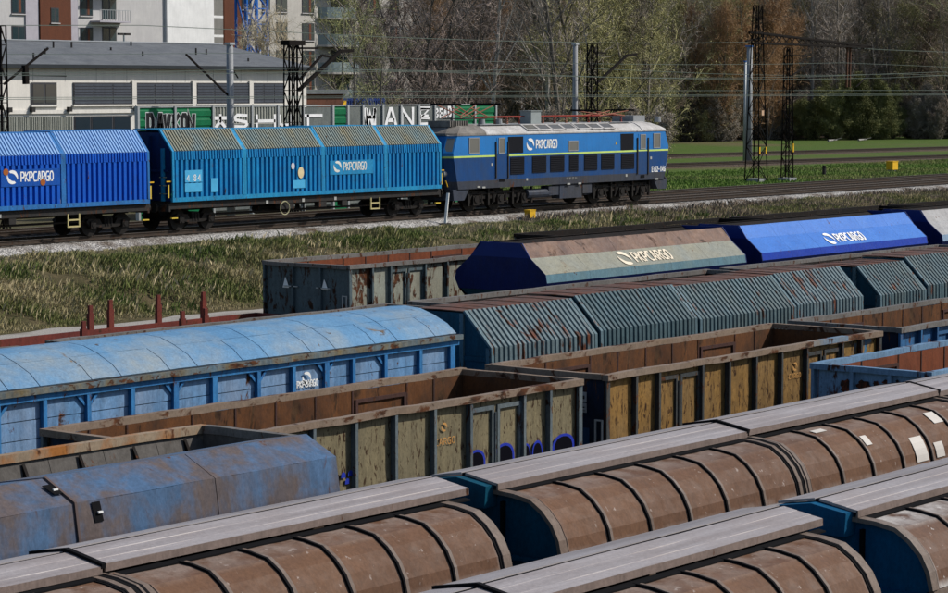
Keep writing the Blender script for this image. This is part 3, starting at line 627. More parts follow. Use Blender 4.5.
# ---------------------------------------------------------------- light blue van
VANROOF = paint('light_blue_roof_paint', (.10, .24, .42), (.14, .285, .45), rust=.10, rs=2, rust_col=(.20, .15, .10, 1), dark=.08, streak=.15, rough=.55, dust=.34, dust_col=(.34, .34, .29, 1), alt_s=.7)
VANSIDE = paint('faded_blue_plank_paint', (.13, .29, .52), (.22, .31, .45), rust=.12, rs=4, dark=.22, streak=.45, alt_s=1.2)
VANPOST = paint('blue_frame_paint', (.05, .23, .50), (.03, .15, .38), rust=.15, rs=6, dark=.15)
GUTTER = paint('rusty_gutter', (.12, .20, .26), (.20, .15, .07), rust=.42, rs=5, dark=.35, vs=(.7, 1, 1), alt_s=2)
def blue_van():
    x0, x1 = 23.9, 40.52; xm = (x0 + x1) / 2; yc = YARD[6]; h = (x1 - x0) / 2
    r = thing('covered_van', 'light blue covered goods van with curved weathered roof at left edge', 'wagon', (xm, yc, 0))
    low = [(-.80, 3.985), (-1.15, 3.83), (-1.40, 3.63)]; top = [(0, 4.145), (-.42, 4.11), (-.80, 3.99)]
    xs = [x1 - .05 - i * 1.95 for i in range(9)]; 
    for i in range(8):
        a, b = xs[i + 1] - xm, xs[i] - xm
        MB().sheet(top, a + .012, b - .012, .015, nx=5, amp=.006).build('roof_sheet', VANROOF, r)
        MB().sheet(mir(top)[::-1], a + .012, b - .012, .015).build('roof_sheet', VANROOF, r)
        c = (a + b) / 2 + .25
        for p, q in ((a, c), (c, b)): MB().sheet(low, p + .01, q - .01, .015, nx=3, amp=.006).build('roof_sheet', VANROOF, r)
        MB().sheet(mir(low)[::-1], a + .01, b - .01, .015).build('roof_sheet', VANROOF, r)
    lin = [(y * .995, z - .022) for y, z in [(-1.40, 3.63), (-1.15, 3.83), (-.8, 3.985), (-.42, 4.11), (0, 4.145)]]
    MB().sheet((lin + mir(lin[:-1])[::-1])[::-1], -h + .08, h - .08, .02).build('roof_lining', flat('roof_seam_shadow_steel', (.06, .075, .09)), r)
    for s in (-1, 1):
        m = MB(); bar(m, (-h - .02, s * 1.45, 3.55), (h + .04, s * 1.45, 3.55), .11, .10, 30, .006); m.build('gutter', GUTTER, r)
        m = MB(); m.box(-h, h, *sorted((s * 1.36, s * 1.43)), 3.38, 3.49); m.build('top_frame', VANPOST, r)
        m = MB(); m.box(-h, h, *sorted((s * 1.36, s * 1.43)), 1.2, 1.36); m.build('bottom_frame', VANPOST, r)
    P = [40.3, 39.24, 38.11, 37.11, 36.29, 35.32, 34.32, 33.11, 32.08, 30.98, 29.9, 28.86, 27.8, 26.75, 25.7, 24.6, 24.05]
    for i, x in enumerate(P):
        wd = .16 if i == 0 else (.09 if i not in (4, 7, 8) else .13)
        bx('post', x - xm - wd / 2, x - xm + wd / 2, -1.43, -1.30, 1.37, 3.375, VANPOST, r)
        if i < len(P) - 1:
            a, b = P[i + 1] - xm + .05, x - xm - .05
            for k in range(6):
                z = 1.37 + k * .335; MB().box(a, b, -1.345 + random.uniform(-.008, .008), -1.31, z + .008, z + .327).build('plank', VANSIDE, r)
            if i % 2 == 1 and i > 1:
                MB().beam((a + .19, -1.375, 3.375), (a + .0, -1.375, 3.18), .04, .05).build('brace', VANPOST, r)
            if i % 2 == 0 and i > 1: MB().beam((b - .19, -1.375, 3.375), (b - .0, -1.375, 3.18), .04, .05).build('brace', VANPOST, r)
    bx('far_side', -h + .05, h - .05, 1.28, 1.34, 1.37, 3.4, VANSIDE, r)
    for s in (-1, 1):
        e = s * (h - .12); pr = [(-1.36, 1.3), (-1.36, 3.5), (-1.1, 3.78), (-.6, 4.02), (0, 4.1), (.6, 4.02), (1.1, 3.78), (1.36, 3.5), (1.36, 1.3)]
        MB().prism(pr, min(e, e - s * .05), max(e, e - s * .05)).build('end_wall', VANPOST, r)
        for y in (-.5, .5): bx('end_post', *sorted((e, e + s * .09)), y - .05, y + .05, 1.3, 3.9, VANPOST, r)
    bx('floor', -h, h, -1.3, 1.3, 1.21, 1.3, UNDER, r)
    m = MB(); q = U(306, 378, 32.03); emblem(m, (q.x - xm, q.y - yc - .02, q.z), (1, 0, 0), (0, 0, 1), .13); m.build('emblem', WHITE, r)
    m = MB(); q = U(296.5, 388, 32.03); word(m, 'PKPCARGO', (q.x - xm, q.y - yc - .02, q.z), (1, 0, .0), (0, 0, 1), .12, .45, .2, .2); m.build('lettering', WHITE, r)
    bx('label_holder', 28.95 - xm, 29.05 - xm, -1.365, -1.346, 2.45, 2.75, flat('rust_red_label', (.12, .04, .03)), r)
    chassis(r, 2 * h - .2); gear(r, (-h + 2.4, h - 2.4))
blue_van()

# ---------------------------------------------------------------- ribbed roof hoppers
def ribbed(prof, x0, x1, n, d, wf=.55, sub=1):
    """sheet with n raised ribs running down the profile"""
    m = MB(); m.sheet(prof, x0, x1, .02); st = (x1 - x0) / n; o = off(prof, d)
    for k in range(n):
        a = x0 + (k + .5 - wf / 2) * st; b = x0 + (k + .5 + wf / 2) * st; i0 = (a - .18 * (b - a), b + .18 * (b - a)); q = len(prof)
        vs = []
        for i in range(q): vs += [(i0[0], *prof[i]), (a, *o[i]), (b, *o[i]), (i0[1], *prof[i])]
        fs = [(4 * i + j, 4 * i + j + 1, 4 * i + j + 5, 4 * i + j + 4) for i in range(q - 1) for j in range(3)] + [(0, 1, 2, 3), tuple(4 * (q - 1) + j for j in range(4))]
        m.add(vs, fs)
    return m
RIBT = [paint('grey_teal_ribbed_paint%d' % i, c, a, rust=ru, rs=1.8, rust_col=(.13, .04, .018, 1), dark=.25, streak=.5, alt_s=.9, vs=(1.5, 1, .4)) for i, (c, a, ru) in enumerate((((.15, .205, .225), (.10, .15, .17), .36), ((.06, .115, .14), (.085, .125, .135), .10), ((.075, .13, .155), (.11, .145, .145), .24)))]
RTOP = paint('rusty_roof_walk', (.10, .075, .062), (.15, .058, .034), rust=.4, rs=2.5, dark=.4, streak=0, vs=(.4, 2, 2), alt_s=1.4)
TEALW = paint('weathered_teal_end', (.02, .09, .135), (.015, .065, .10), rust=.15, rs=3, dark=.3, streak=.4)
TEALE = paint('pale_teal_edge', (.13, .20, .23), (.09, .15, .18), rust=.3, rs=5, dark=.2)
def ribbed_hopper(label, segs, end_l, end_r):
    x0, x1 = segs[0][0], segs[-1][1]; xm = (x0 + x1) / 2; h = (x1 - x0) / 2; yc = YARD[6]
    r = thing('ribbed_hopper_wagon', label, 'wagon', (xm, yc, 0), 'ribbed roof hopper wagons')
    pr = [(-.66, 3.97), (-1.4, 3.20), (-1.41, 2.55)]
    for a, b, mi, dz in segs:
        a -= xm; b -= xm; f = [(y, z + dz) for y, z in pr]; n = round((b - a) / .185)
        ribbed(f, a + .10, b - .10, n, .035).build('ribbed_cover', RIBT[mi], r)
        for q0, q1 in ((a + .005, a + .10), (b - .10, b - .005)): MB().sheet(off(f, .03), q0, q1, .05).build('cover_edge', TEALE, r)
        for k in range(8):
            w_ = (b - a) / 8; MB().sheet([(.68, 3.972 + dz + .012 * (k % 2)), (0, 3.985 + dz + .012 * (k % 2)), (-.67, 3.972 + dz + .012 * (k % 2))], a + k * w_ + .01, a + (k + 1) * w_ - .01, .02, nx=2, amp=.008).build('roof_walk_board', RTOP, r)
        MB().sheet([(1.41, 2.55), (1.4, 3.2), (.70, 3.93)], a, b, .02).build('far_cover', RIBT[mi], r)
        ex = [(-1.38, 2.5), (-1.38, 3.18), (-.66, 3.93), (.66, 3.93), (1.38, 3.18), (1.38, 2.5)]
        MB().prism([(y, z + dz) for y, z in ex], a + .05, a + .07).build('cover_end', TEALW, r)
    bx('side_wall', -h, h, -1.37, 1.37, 1.5, 2.54, TEALW, r); bx('side_sill', -h - .05, h + .05, -1.42, 1.42, 1.2, 1.5, UNDER, r)
    for e in (-h + .02, h - .10):
        bx('end_frame', e, e + .08, -1.36, -1.26, 1.5, 3.2, TEALE, r); bx('end_post', e - .03 if e < 0 else e, e + .08, -.66, -.56, 1.5, 3.92, TEALE, r); bx('end_rail', e, e + .07, -1.25, 1.25, 2.9, 3.0, TEALW, r)
    chassis(r, 2 * h); gear(r, (-h + 2.6, h - 2.6))
ribbed_hopper('rusty teal hopper wagon with four ribbed roof sections right of the light blue van', [(41.63, 45.62, 0, 0), (45.74, 49.82, 1, .05), (49.93, 54.5, 2, 0), (54.56, 58.0, 0, .03)], 0, 0)
ribbed_hopper('rusty teal hopper wagon with ribbed roof at the right edge', [(58.95, 61.6, 2, -.02), (61.7, 66.2, 2, .08), (66.3, 70.5, 0, .03), (70.6, 74, 1, .02)], 0, 0)

# ---------------------------------------------------------------- sloped hoppers with the big lettering
HB_TOP = paint('brown_dusted_slope', (.25, .155, .11), (.13, .085, .075), rust=.3, rs=1.6, rust_col=(.13, .07, .045, 1), dark=.3, streak=.3, alt_s=1.2)
HB_MID = paint('beige_grey_slope', (.30, .29, .22), (.25, .27, .245), rust=.1, rs=3, rust_col=(.2, .13, .07, 1), dark=.12, streak=.3)
HB_LOW = paint('grey_teal_slope', (.10, .21, .27), (.13, .21, .23), rust=.06, dark=.1, streak=.35)
NAVYE = paint('deep_blue_hopper_end', (.004, .012, .085), (.006, .02, .12), rust=0, dark=.15, streak=.2, rough=.55)
BR_TOP = paint('bright_blue_slope', (.045, .17, .56), (.06, .20, .60), rust=.03, rs=3, dark=.06, streak=.15, rough=.45); BR_LOW = paint('royal_blue_slope', (.008, .045, .38), rust=.03, dark=.1, streak=.15, rough=.45)
SI_TOP = paint('silver_slope', (.42, .42, .42), (.30, .29, .285), rust=.08, dark=.2, streak=.35, rough=.45); SI_LOW = paint('pale_steel_blue_slope', (.22, .32, .44), rust=.05, dark=.15, streak=.3)
CREAM = flat('cream_lettering', (.66, .58, .45))
def slope_hopper(label, x0, x1, ms, txt, lm, plates):
    yc = 44.75; rz = .2; xm = (x0 + x1) / 2; h = (x1 - x0) / 2; W = 1.77
    r = thing('sloped_hopper_wagon', label, 'wagon', (xm, yc, rz), 'sloped open hoppers in a row')
    P = [(-.78, 3.94), (-1.13, 3.52), (-1.70, 3.05), (-1.75, 2.80)]
    st = 2 * h / plates
    for i in range(3):
        for k in range(plates):
            a = -h + k * st; MB().sheet(P[i:i + 2], a + .004, a + st - .004, .02, nx=3, amp=.006).build('body_plate', ms[i], r)
    MB().sheet([(-1.75, 2.80), (-1.6, 2.5), (-.6, 1.6)], -h + .05, h - .05, .02).build('lower_chute', NAVYE, r)
    MB().sheet([(.6, 1.6), (1.6, 2.5), (1.75, 2.8), (1.70, 3.05), (1.13, 3.52), (.78, 3.94)], -h, h, .02).build('far_side', DARKIN, r)
    MB().sheet([(.74, 3.9), (-.74, 3.9 - .6)], -h + .05, h - .05, .03).build('coal_heap', DARKIN, r)
    full = P + [(-1.6, 2.5)] ; full = full + mir(full)[::-1]
    for s in (-1, 1):
        e = s * h
        lowp = [(-1.13, 3.52)] + P[2:] + [(-1.6, 2.5)]; 
        MB().prism(lowp + mir(lowp)[::-1], *sorted((e + s * .01, e - s * .04))).build('end_wall', NAVYE, r)
        # upper end plate leans outwards
        v = [(e + s * .012, -1.13, 3.52), (e + s * .012, 1.13, 3.52), (e - s * .02, .80, 3.96), (e - s * .02, -.80, 3.96)]
        MB().add(v + [(q[0] - s * .03, q[1], q[2]) for q in v], [(0, 1, 2, 3), (7, 6, 5, 4), (0, 4, 5, 1), (1, 5, 6, 2), (2, 6, 7, 3), (3, 7, 4, 0)]).build('end_plate', flat('deep_blue_upper_end', (.005, .02, .13), .5), r)
        m = MB(); m.add([(e - s * .03, -1.55, 2.5), (e - s * .03, 1.55, 2.5), (e - s * .5, 1.2, 1.5), (e - s * .5, -1.2, 1.5)], [(0, 1, 2, 3)]); m.build('end_chute', TEALW, r)
    a, b = Vector((0, *P[2])), Vector((0, *P[1])); uy = (b - a).normalized(); nrm = Vector((0, -uy.z, uy.y))
    o = U(txt[0], txt[1], yc - 1.45) - Vector((xm, yc, rz)); kk = (o.z - P[2][1]) / (P[1][1] - P[2][1])
    base = Vector((o.x, 0, 0)) + a.lerp(b, .22) + nrm * .022; logo(r, base, (1, 0, 0), uy, txt[2], lm, wr=.46, gap=.2, wd=.17)
    chassis(r, 2 * h - .4); gear(r, (-h + 2, h - 2))
slope_hopper('hopper wagon with brown top, beige slope and cream lettering', 58.72, 70.0, (HB_TOP, HB_MID, HB_LOW), (619, 266, .40), CREAM, 5)
slope_hopper('bright blue hopper wagon with white lettering', 71.0, 82.9, (BR_TOP, BR_TOP, BR_LOW), (825, 245, .38), WHITE, 6)
slope_hopper('silver grey hopper wagon cut by the right edge', 84.1, 95.6, (SI_TOP, SI_TOP, SI_LOW), (1010, 232, .38), WHITE, 6)

# ---------------------------------------------------------------- red flat wagon with stakes
REDW = paint('oxide_red_paint', (.19, .042, .03), (.13, .032, .026), rust=.2, rs=3, dark=.25, streak=.3)
def flat_wagon():
    x0, x1 = 38.5, 54.2; xm = (x0 + x1) / 2; h = (x1 - x0) / 2
    r = thing('flat_wagon', 'oxide red flat wagon with upright stakes beside the gravel path', 'wagon', (xm, 49.15, .35))
    for s in (-1, 1):
        m = MB(); m.prism([(s * 1.38, 1.1), (s * 1.46, 1.1), (s * 1.46, 1.68), (s * 1.38, 1.68)], -h, h); m.build('side_beam', REDW, r)
    for e in (-h, h - .08): bx('end_beam', e, e + .08, -1.37, 1.37, 1.1, 1.68, REDW, r)
    n = 26
    for k in range(n): x = -h + .1 + (2 * h - .2) * k / n; bx('deck_board', x, x + (2 * h - .2) / n - .02, -1.37, 1.37, 1.25, 1.3, flat('deck_wood', (.07, .05, .04), .9), r)
    for px, py, top, s in ((81, 337, 321, -1), (180, 328, 311, -1), (203, 325, 308, -1), (93, 332, 305.5, 1), (113, 330, 300, 1), (161, 325, 295, 1), (206, 319.6, 292, 1)):
        q = U(px, py, 49.15 + s * 1.42); t = U(px, top, 49.15 + s * 1.42)
        m = MB(); x = q.x - xm; m.box(x - .09, x + .09, s * 1.52 - .055, s * 1.52 + .055, 1.2, (1.92 + t.z - .35) / 2); m.box(x - .065, x + .065, s * 1.52 - .04, s * 1.52 + .04, (1.92 + t.z - .35) / 2, t.z - .35); m.build('stake', REDW, r)
    chassis(r, 2 * h - .1, mat=REDW); gear(r, (-h + 2.4, h - 2.4))
flat_wagon()
# ================================================================ trains on the main line
MY = 75.6; NEAR = 74.1
MB_A = dict(rib=paint('vivid_blue_rib_paint', grit=.2, base=(.006, .10, .55), alt=(.006, .085, .45), rust=.04, rs=3, dark=.12, streak=.2, rough=.5), roof=paint('pale_blue_ribbed_roof', grit=.2, base=(.17, .33, .62), alt=(.22, .38, .64), rust=.0, dark=.06, streak=.15, rough=.5), bar=paint('blue_bar_paint', (.03, .17, .46), rust=.15, rs=6, dark=.15))
MB_B = dict(rib=paint('cyan_blue_rib_paint', grit=.2, base=(.006, .235, .52), alt=(.005, .16, .42), rust=.05, rs=3, dark=.22, streak=.55, rough=.55), roof=paint('dusty_tan_ribbed_roof', grit=.2, base=(.155, .24, .265), alt=(.24, .215, .135), rust=.04, rs=3, dark=.2, streak=.35, alt_th=.47, alt_s=.7), bar=paint('cyan_bar_paint', (.02, .30, .56), (.015, .22, .46), rust=.12, rs=6, dark=.12))
DKBL = paint('dark_blue_end_recess', (.004, .03, .12), rust=0, dark=.3)
def ribbed_main(label, x0, x1, breaks, M, steps):
    xm = (x0 + x1) / 2; h = (x1 - x0) / 2
    r = thing('hopper_wagon', label, 'wagon', (xm, MY, MZ), 'blue ribbed hoppers behind the locomotive'); E = [-h] + [b - xm for b, _ in breaks] + [h]
    for i in range(len(E) - 1):
        a, b = E[i], E[i + 1]; up = .04 * ((i + steps) % 2)
        n = round((b - a) / .17)
        ribbed([(-.78, 4.28 + up), (-1.5 - up * .3, 3.42)], a + .1, b - .1, n, .045, .5).build('ribbed_roof', M['roof'], r)
        ribbed([(-1.5 - up * .3, 3.42), (-1.53, 3.05)], a + .1, b - .1, n, .04, .5).build('fine_ribbed_band', M['rib'], r)
        m = ribbed([(-1.47, 3.05), (-1.47, 1.45)], a + .12, b - .12, max(3, round((b - a) / .31)), .09, .52); m.build('ribbed_side', M['rib'], r)
        for q0, q1 in ((a + .0, a + .12), (b - .12, b - .0)):
            MB().sheet(off([(-.76, 4.30 + up), (-1.52, 3.42), (-1.54, 1.45)], .03), q0, q1, .08).build('hood_frame', M['bar'], r)
        bx('roof_ridge', a, b, -.80, .8, 4.27 + up, 4.325 + up, M['bar'], r)
        MB().sheet([(1.53, 1.45), (1.5, 3.42), (.78, 4.28)], a, b, .03).build('far_side', M['rib'], r)
    bx('side_sill', -h, h, -1.56, -1.44, 1.27, 1.45, M['bar'], r)
    for e in (-h, h - .06):
        MB().prism([(-1.42, 1.3), (-1.42, 3.38), (-.75, 4.22), (.75, 4.22), (1.42, 3.38), (1.42, 1.3)], e + .03, e + .05).build('end_wall', DKBL, r)
        sx = -1 if e < 0 else 1; ex = e if e < 0 else e + .06
        for y in (-1.05, -.2, .8): bx('end_post', *sorted((ex, ex + sx * .14)), y - .06, y + .06, 1.3, 4.1 - .5 * abs(y) ** 2, M['bar'] if y < -1 else DKBL, r)
        bx('end_rail', *sorted((ex, ex + sx * .1)), -1.35, 1.35, 2.55, 2.65, DKBL, r)
        for z in (1.6, 1.95, 2.3): bx('ladder_rung', *sorted((ex + sx * .1, ex + sx * .14)), -1.3, -.9, z, z + .03, flat('pale_rung', (.35, .33, .2)), r)
        bx('grab_bar', *sorted((ex + sx * .1, ex + sx * .18)), -1.47, -1.43, 1.45, 2.0, flat('yellow_rail', (.5, .36, .05)), r)
        bx('brake_lever', *sorted((ex + sx * .02, ex + sx * .3)), -1.5, -1.46, 2.12, 2.17, YELLOW, r)
        bx('step', *sorted((ex, ex - sx * .35)), -1.5, -1.4, .55, .6, flat('yellow_rail', (.5, .36, .05)), r)
    bx('floor', -h, h, -1.4, 1.4, 1.2, 1.27, UNDER, r)
    # ladder frame, brake wheel and boxes hanging from the sole bar
    chassis(r, 2 * h, top=1.2, half=1.42); gear(r, (-h + 1.9, h - 1.9))
    lx = h - 5.2 if steps else h - 4.6
    m = MB()
    for x in (lx, lx + .62): m.box(x, x + .06, -1.5, -1.45, .45, 1.0)
    for z in (.45, .72): m.box(lx + .06, lx + .62, -1.5, -1.45, z, z + .06)
    m.build('foot_step', flat('pale_yellow_step', (.42, .36, .17)), r)
    m = MB(); c = Vector((-h + 7.1, -1.5, .75)); n = 18
    for k in range(n):
        t0, t1 = 2 * math.pi * k / n, 2 * math.pi * (k + 1) / n; m.tube(c + Vector((math.cos(t0) * .3, 0, math.sin(t0) * .3)), c + Vector((math.cos(t1) * .3, 0, math.sin(t1) * .3)), .025, n=5)
    m.build('brake_wheel', flat('pale_rung', (.35, .33, .2)), r)
    for x, wd in ((-2.2, .9), (.4, .5), (2.0, .35)): bx('equipment_box', x, x + wd, -1.4, -1.1, .7, .98, UNDER, r)
    for x in (-3.2, -.8, 1.4): bx('data_plate', x, x + .16, -1.445, -1.425, .98, 1.14, SIGN, r)
    m = MB(); m.tube((-h + 2.5, -.9, .62), (h - 2.5, -.9, .62), .05, n=6); m.tube((-3, -.6, .72), (-1, -.6, .72), .22, n=10); m.build('air_pipe', GEAR, r)
    return r, xm
wa, xm = ribbed_main('vivid blue ribbed hopper wagon at the left end of the train', 53.6, 72.85, [(58.2, 0), (63.0, 0), (68.0, 0)], MB_A, 0)
pl = U(0, 0, NEAR)
def panel(r, xm, px0, px1, py0, py1, m, y=NEAR - .07, nm='sign_panel', d=.0):
    a = U(px0, py1, y); b = U(px1, py0, y); am = U((px0 + px1) / 2, py1, y); bm = U((px0 + px1) / 2, py0, y)
    return bx(nm, a.x - xm, b.x - xm, y - MY - d - .008, y - MY + .004 - d, am.z - MZ, bm.z - MZ, m, r), (a.x - xm, am.z - MZ, b.x - xm, bm.z - MZ)
sgn = paint('blue_sign_panel', (.008, .085, .40), rust=.0, dark=.1, streak=.1)
_, q = panel(wa, xm, 1, 60, 169, 186, sgn); logo(wa, (q[0] + .28, NEAR - .07 - MY - .013, q[1] + .2), (1, 0, 0), (0, 0, 1), .36, WHITE)
for px, py in ((6, 172), (43, 182)):
    c = U(px, py, NEAR - .09); m = MB(); n = 12; m.add([(c.x - xm + math.cos(2 * math.pi * i / n) * .14, c.y - MY, c.z - MZ + math.sin(2 * math.pi * i / n) * .14) for i in range(n)], [tuple(range(n))]); m.build('rust_spot', flat('orange_rust_spot', (.30, .09, .02)), wa)
wb, xm = ribbed_main('cyan blue ribbed hopper wagon with dusty roof coupled to the locomotive', 74.2, 92.45, [(78.65, 0), (83.85, 0), (88.3, 0)], MB_B, 1)
sgc = paint('cyan_sign_panel', (.02, .26, .52), rust=.04, rs=5, dark=.1, streak=.3)
_, q = panel(wb, xm, 330, 373, 160, 174, sgc); logo(wb, (q[0] + .22, NEAR - .07 - MY - .013, q[1] + .2), (1, 0, 0), (0, 0, 1), .34, flat('weathered_white_lettering', (.6, .6, .55)))
for a in ((185, 202, 170, 182), (185, 202, 183, 192), (293, 305, 180, 188), (211, 218, 178, 192)): panel(wb, xm, *a, flat('pale_cyan_plate', (.06, .33, .56)))
for px, py, cc, rr in ((301, 172.5, (.6, .5, .3), .2), (293, 166, (.5, .5, .55), .12)):
    c = U(px, py, NEAR - .09); m = MB(); n = 14; m.add([(c.x - xm + math.cos(2 * math.pi * i / n) * rr, c.y - MY, c.z - MZ + math.sin(2 * math.pi * i / n) * rr * 1.3) for i in range(n)], [tuple(range(n))]); m.build('round_sticker', flat('sticker%d' % px, cc), wb)
m = MB(); q = U(187, 181, NEAR - .09); word(m, '4 84', (q.x - xm, NEAR - .084 - MY, q.z - MZ), (1, 0, 0), (0, 0, 1), .25, .6, .4, .14); m.build('lettering', WHITE, wb)

# ---------------------------------------------------------------- locomotive
LBLUE = paint('locomotive_light_blue', grit=.1, base=(.002, .15, .44), rust=.0, dark=.05, streak=.12, rough=.38, spec=.3)
LDARK = paint('locomotive_dark_blue', grit=.1, base=(.005, .055, .20), alt=(.028, .06, .13), rust=.0, dark=.15, streak=.35, rough=.5, alt_s=.9, alt_th=.55)
LSKIRT = paint('locomotive_dirty_skirt', (.045, .06, .095), (.06, .06, .065), rust=.1, rs=3, dark=.3, streak=.5)
LROOF = paint('locomotive_roof_grey', (.58, .57, .56), (.40, .38, .36), rust=.04, dark=.25, streak=.3, rough=.6)
LROOFD = paint('locomotive_cab_roof_grime', (.27, .25, .225), (.13, .12, .11), rust=.1, dark=.35, streak=.3)
STRIPE = flat('yellow_green_stripe', (.46, .60, .14), .5); GRILL = flat('dark_louvre', (.005, .006, .010), .8, 0, .1); REDB = flat('red_busbar', (.22, .03, .02)); INS = flat('salmon_insulator', (.24, .09, .06))
CGLASS = NT('cab_glass').done((.10, .11, .11, 1), .15, 0, .6); FRAME = flat('grey_window_frame', (.22, .23, .24))
def loco():
    x0, x1 = 93.05, 112.75; xm = (x0 + x1) / 2; h = (x1 - x0) / 2
    r = thing('locomotive', 'blue six-axle electric locomotive with yellow-green stripe heading the train', 'locomotive', (xm, MY, MZ))
    def ring(z, inset_x, half, ch=.38):
        X = h - inset_x
        return [(-X, -half + ch * .95, z), (-X + ch, -half, z), (X - ch, -half, z), (X, -half + ch * .95, z), (X, half - ch * .95, z), (X - ch, half, z), (-X + ch, half, z), (-X, half - ch * .95, z)]
    def loft(nm, rings, m, caps=(0, 0)):
        b = MB(); n = 8; vs = [p for q in rings for p in q]
        fs = [(k * n + i, k * n + (i + 1) % n, (k + 1) * n + (i + 1) % n, (k + 1) * n + i) for k in range(len(rings) - 1) for i in range(n)]
        if caps[0]: fs.append(tuple(range(n))[::-1])
        if caps[1]: fs.append(tuple(range((len(rings) - 1) * n, len(rings) * n)))
        b.add(vs, fs); return b.build(nm, m, r)
    loft('body_skirt', [ring(1.16, .42, 1.5), ring(1.55, .30, 1.51)], LSKIRT, (1, 0)); loft('lower_body', [ring(1.55, .30, 1.51), ring(2.2, .15, 1.51), ring(2.70, .03, 1.51)], LDARK)
    loft('stripe', [ring(2.70, .025, 1.515), ring(2.79, .012, 1.515)], STRIPE); loft('upper_body', [ring(2.79, .015, 1.51), ring(2.95, 0, 1.51), ring(3.78, .34, 1.50)], LBLUE)
    for s in (-1, 1):   # snow-plough skirts below the cabs
        a = s * (h - .42); MB().prismy([(a, 1.16), (a - s * .08, .62), (a - s * .9, .62), (a - s * 1.3, 1.16)], -1.45, 1.45).build('front_skirt', LSKIRT, r)
    loft('roof', [ring(3.78, .30, 1.53), ring(3.84, .34, 1.53), ring(4.02, .75, 1.36, .5), ring(4.2, 1.15, 1.02, .5), ring(4.29, 1.5, .6, .4)], LROOF, (0, 1))
    for s in (-1, 1):   # domed cab roofs
        rr = []
        for z, ins, hf in ((3.80, .27, 1.54), (3.90, .30, 1.52), (4.06, .62, 1.36), (4.22, 1.05, 1.05), (4.31, 1.4, .62)):
            ch = .42; X0, X1 = (h - 3.0, h - ins); q = [(X0, -hf, z), (X1 - ch, -hf, z), (X1, -hf + ch, z), (X1, hf - ch, z), (X1 - ch, hf, z), (X0, hf, z)]; rr.append([(s * a, b_, c) for a, b_, c in q])
        b = MB(); n = 6; b.add([p for q in rr for p in q], [(k * n + i, k * n + (i + 1) % n, (k + 1) * n + (i + 1) % n, (k + 1) * n + i) for k in range(4) for i in range(n)] + [tuple(range(24, 30))]); b.build('cab_roof', LROOFD if s < 0 else LROOF, r)
    def side(nm, px0, px1, py0, py1, m, d=.012, fr=None):
        """a rectangle of the photograph on the near side, repeated on the far side"""
        a, b = U(px0, 150, NEAR), U(px1, 150, NEAR); c = (px0 + px1) / 2; z0, z1 = U(c, py1, NEAR).z - MZ, U(c, py0, NEAR).z - MZ; xa, xb = a.x - xm, b.x - xm
        o = bx(nm, xa, xb, -1.51 - d, -1.49, z0, z1, m, r)
        if fr:
            f = .05; k = MB()
            for q in ((xa - f, xb + f, z0 - f, z0), (xa - f, xb + f, z1, z1 + f), (xa - f, xa, z0, z1), (xb, xb + f, z0, z1)): k.box(q[0], q[1], -1.51 - d - .012, -1.5, q[2], q[3])
            k.build('frame', fr, o)
        return o
    for a, b, t, bo in ((508, 523, 136.5, 153), (620.5, 633.5, 133.5, 150)):
        side('air_louvre', a, b, t, bo, GRILL, .008)
    for a, b, t, bo in ((510, 524, 157, 174), (532, 546, 156, 172.5), (550, 564, 155.5, 171.5), (569, 578, 155, 171), (584, 597, 154.5, 170), (601, 614, 154, 169), (621, 634, 153.5, 168.5)):
        o = side('louvre', a, b, t, bo, GRILL, .02)
        c = o.data.vertices[0].co.x; e = o.data.vertices[4].co.x; z0 = o.data.vertices[0].co.z; z1 = o.data.vertices[1].co.z; k = MB()
        for j in range(9): z = z0 + (z1 - z0) * (j + .5) / 9; k.prism([(-1.531, z - .02), (-1.55, z - .035), (-1.548, z - .042), (-1.531, z - .03)], c + .02, e - .02)
        k.build('slats', GRILL, o)
    side('side_window', 569, 577.5, 141.5, 150, CGLASS, .01, FRAME)
    for a, b, t, bo, w0, w1, wt, wb in ((496.5, 507, 137.5, 178, 499, 504, 138.5, 152.5), (638, 647, 133.5, 174, 640.5, 645, 135, 148)):
        d = side('door', a, b, t, 150.5 if a < 600 else 148.5, LBLUE, .006); side('door_lower_half', a, b, 153.2 if a < 600 else 151, bo, LDARK, .006).parent = d; dd = side('door_window', w0, w1, wt, wb, CGLASS, .016, FRAME); dd.parent = d
        for px in (a - 1.2, b + .4): side('handrail', px, px + .8, t + 4, bo, STEEL, .05)
        side('door_step', a + 2.5, b - 2.5, bo + .8, bo + 3.6, BLACK, .01)
    side('cab_side_window', 469.5, 478.5, 138.5, 152.5, CGLASS, .012, FRAME); side('cab_side_window', 653.5, 659.5, 134, 147, CGLASS, .012, FRAME)
    # windscreens follow the raked front
    for s in (-1, 1):
        for y0, y1 in ((-1.08, -.12), (.12, 1.08)):
            P = []
            for z, ins in ((3.02, .045), (3.66, .305)):
                for y in (y0, y1): P.append((s * (h - ins + .012), y, z))
            k = MB(); k.add(P + [(q[0] - s * .02, q[1], q[2]) for q in P], [(0, 1, 3, 2), (4, 6, 7, 5), (0, 4, 5, 1), (2, 3, 7, 6), (0, 2, 6, 4), (1, 5, 7, 3)]); k.build('windscreen', GLASS, r)
        k = MB(); X = s * (h - .03); P = [(s * (h - .075 + .01), -1.18, 3.02), (s * (h - .35), -1.46, 3.02), (s * (h - .335 + .01), -1.18, 3.66), (s * (h - .60), -1.45, 3.66)]
        k.add(P + [(q[0] - s * .01, q[1] + .02, q[2]) for q in P], [(0, 1, 3, 2), (4, 6, 7, 5), (0, 4, 5, 1), (2, 3, 7, 6), (0, 2, 6, 4), (1, 5, 7, 3)]); k.build('corner_window', CGLASS, r)
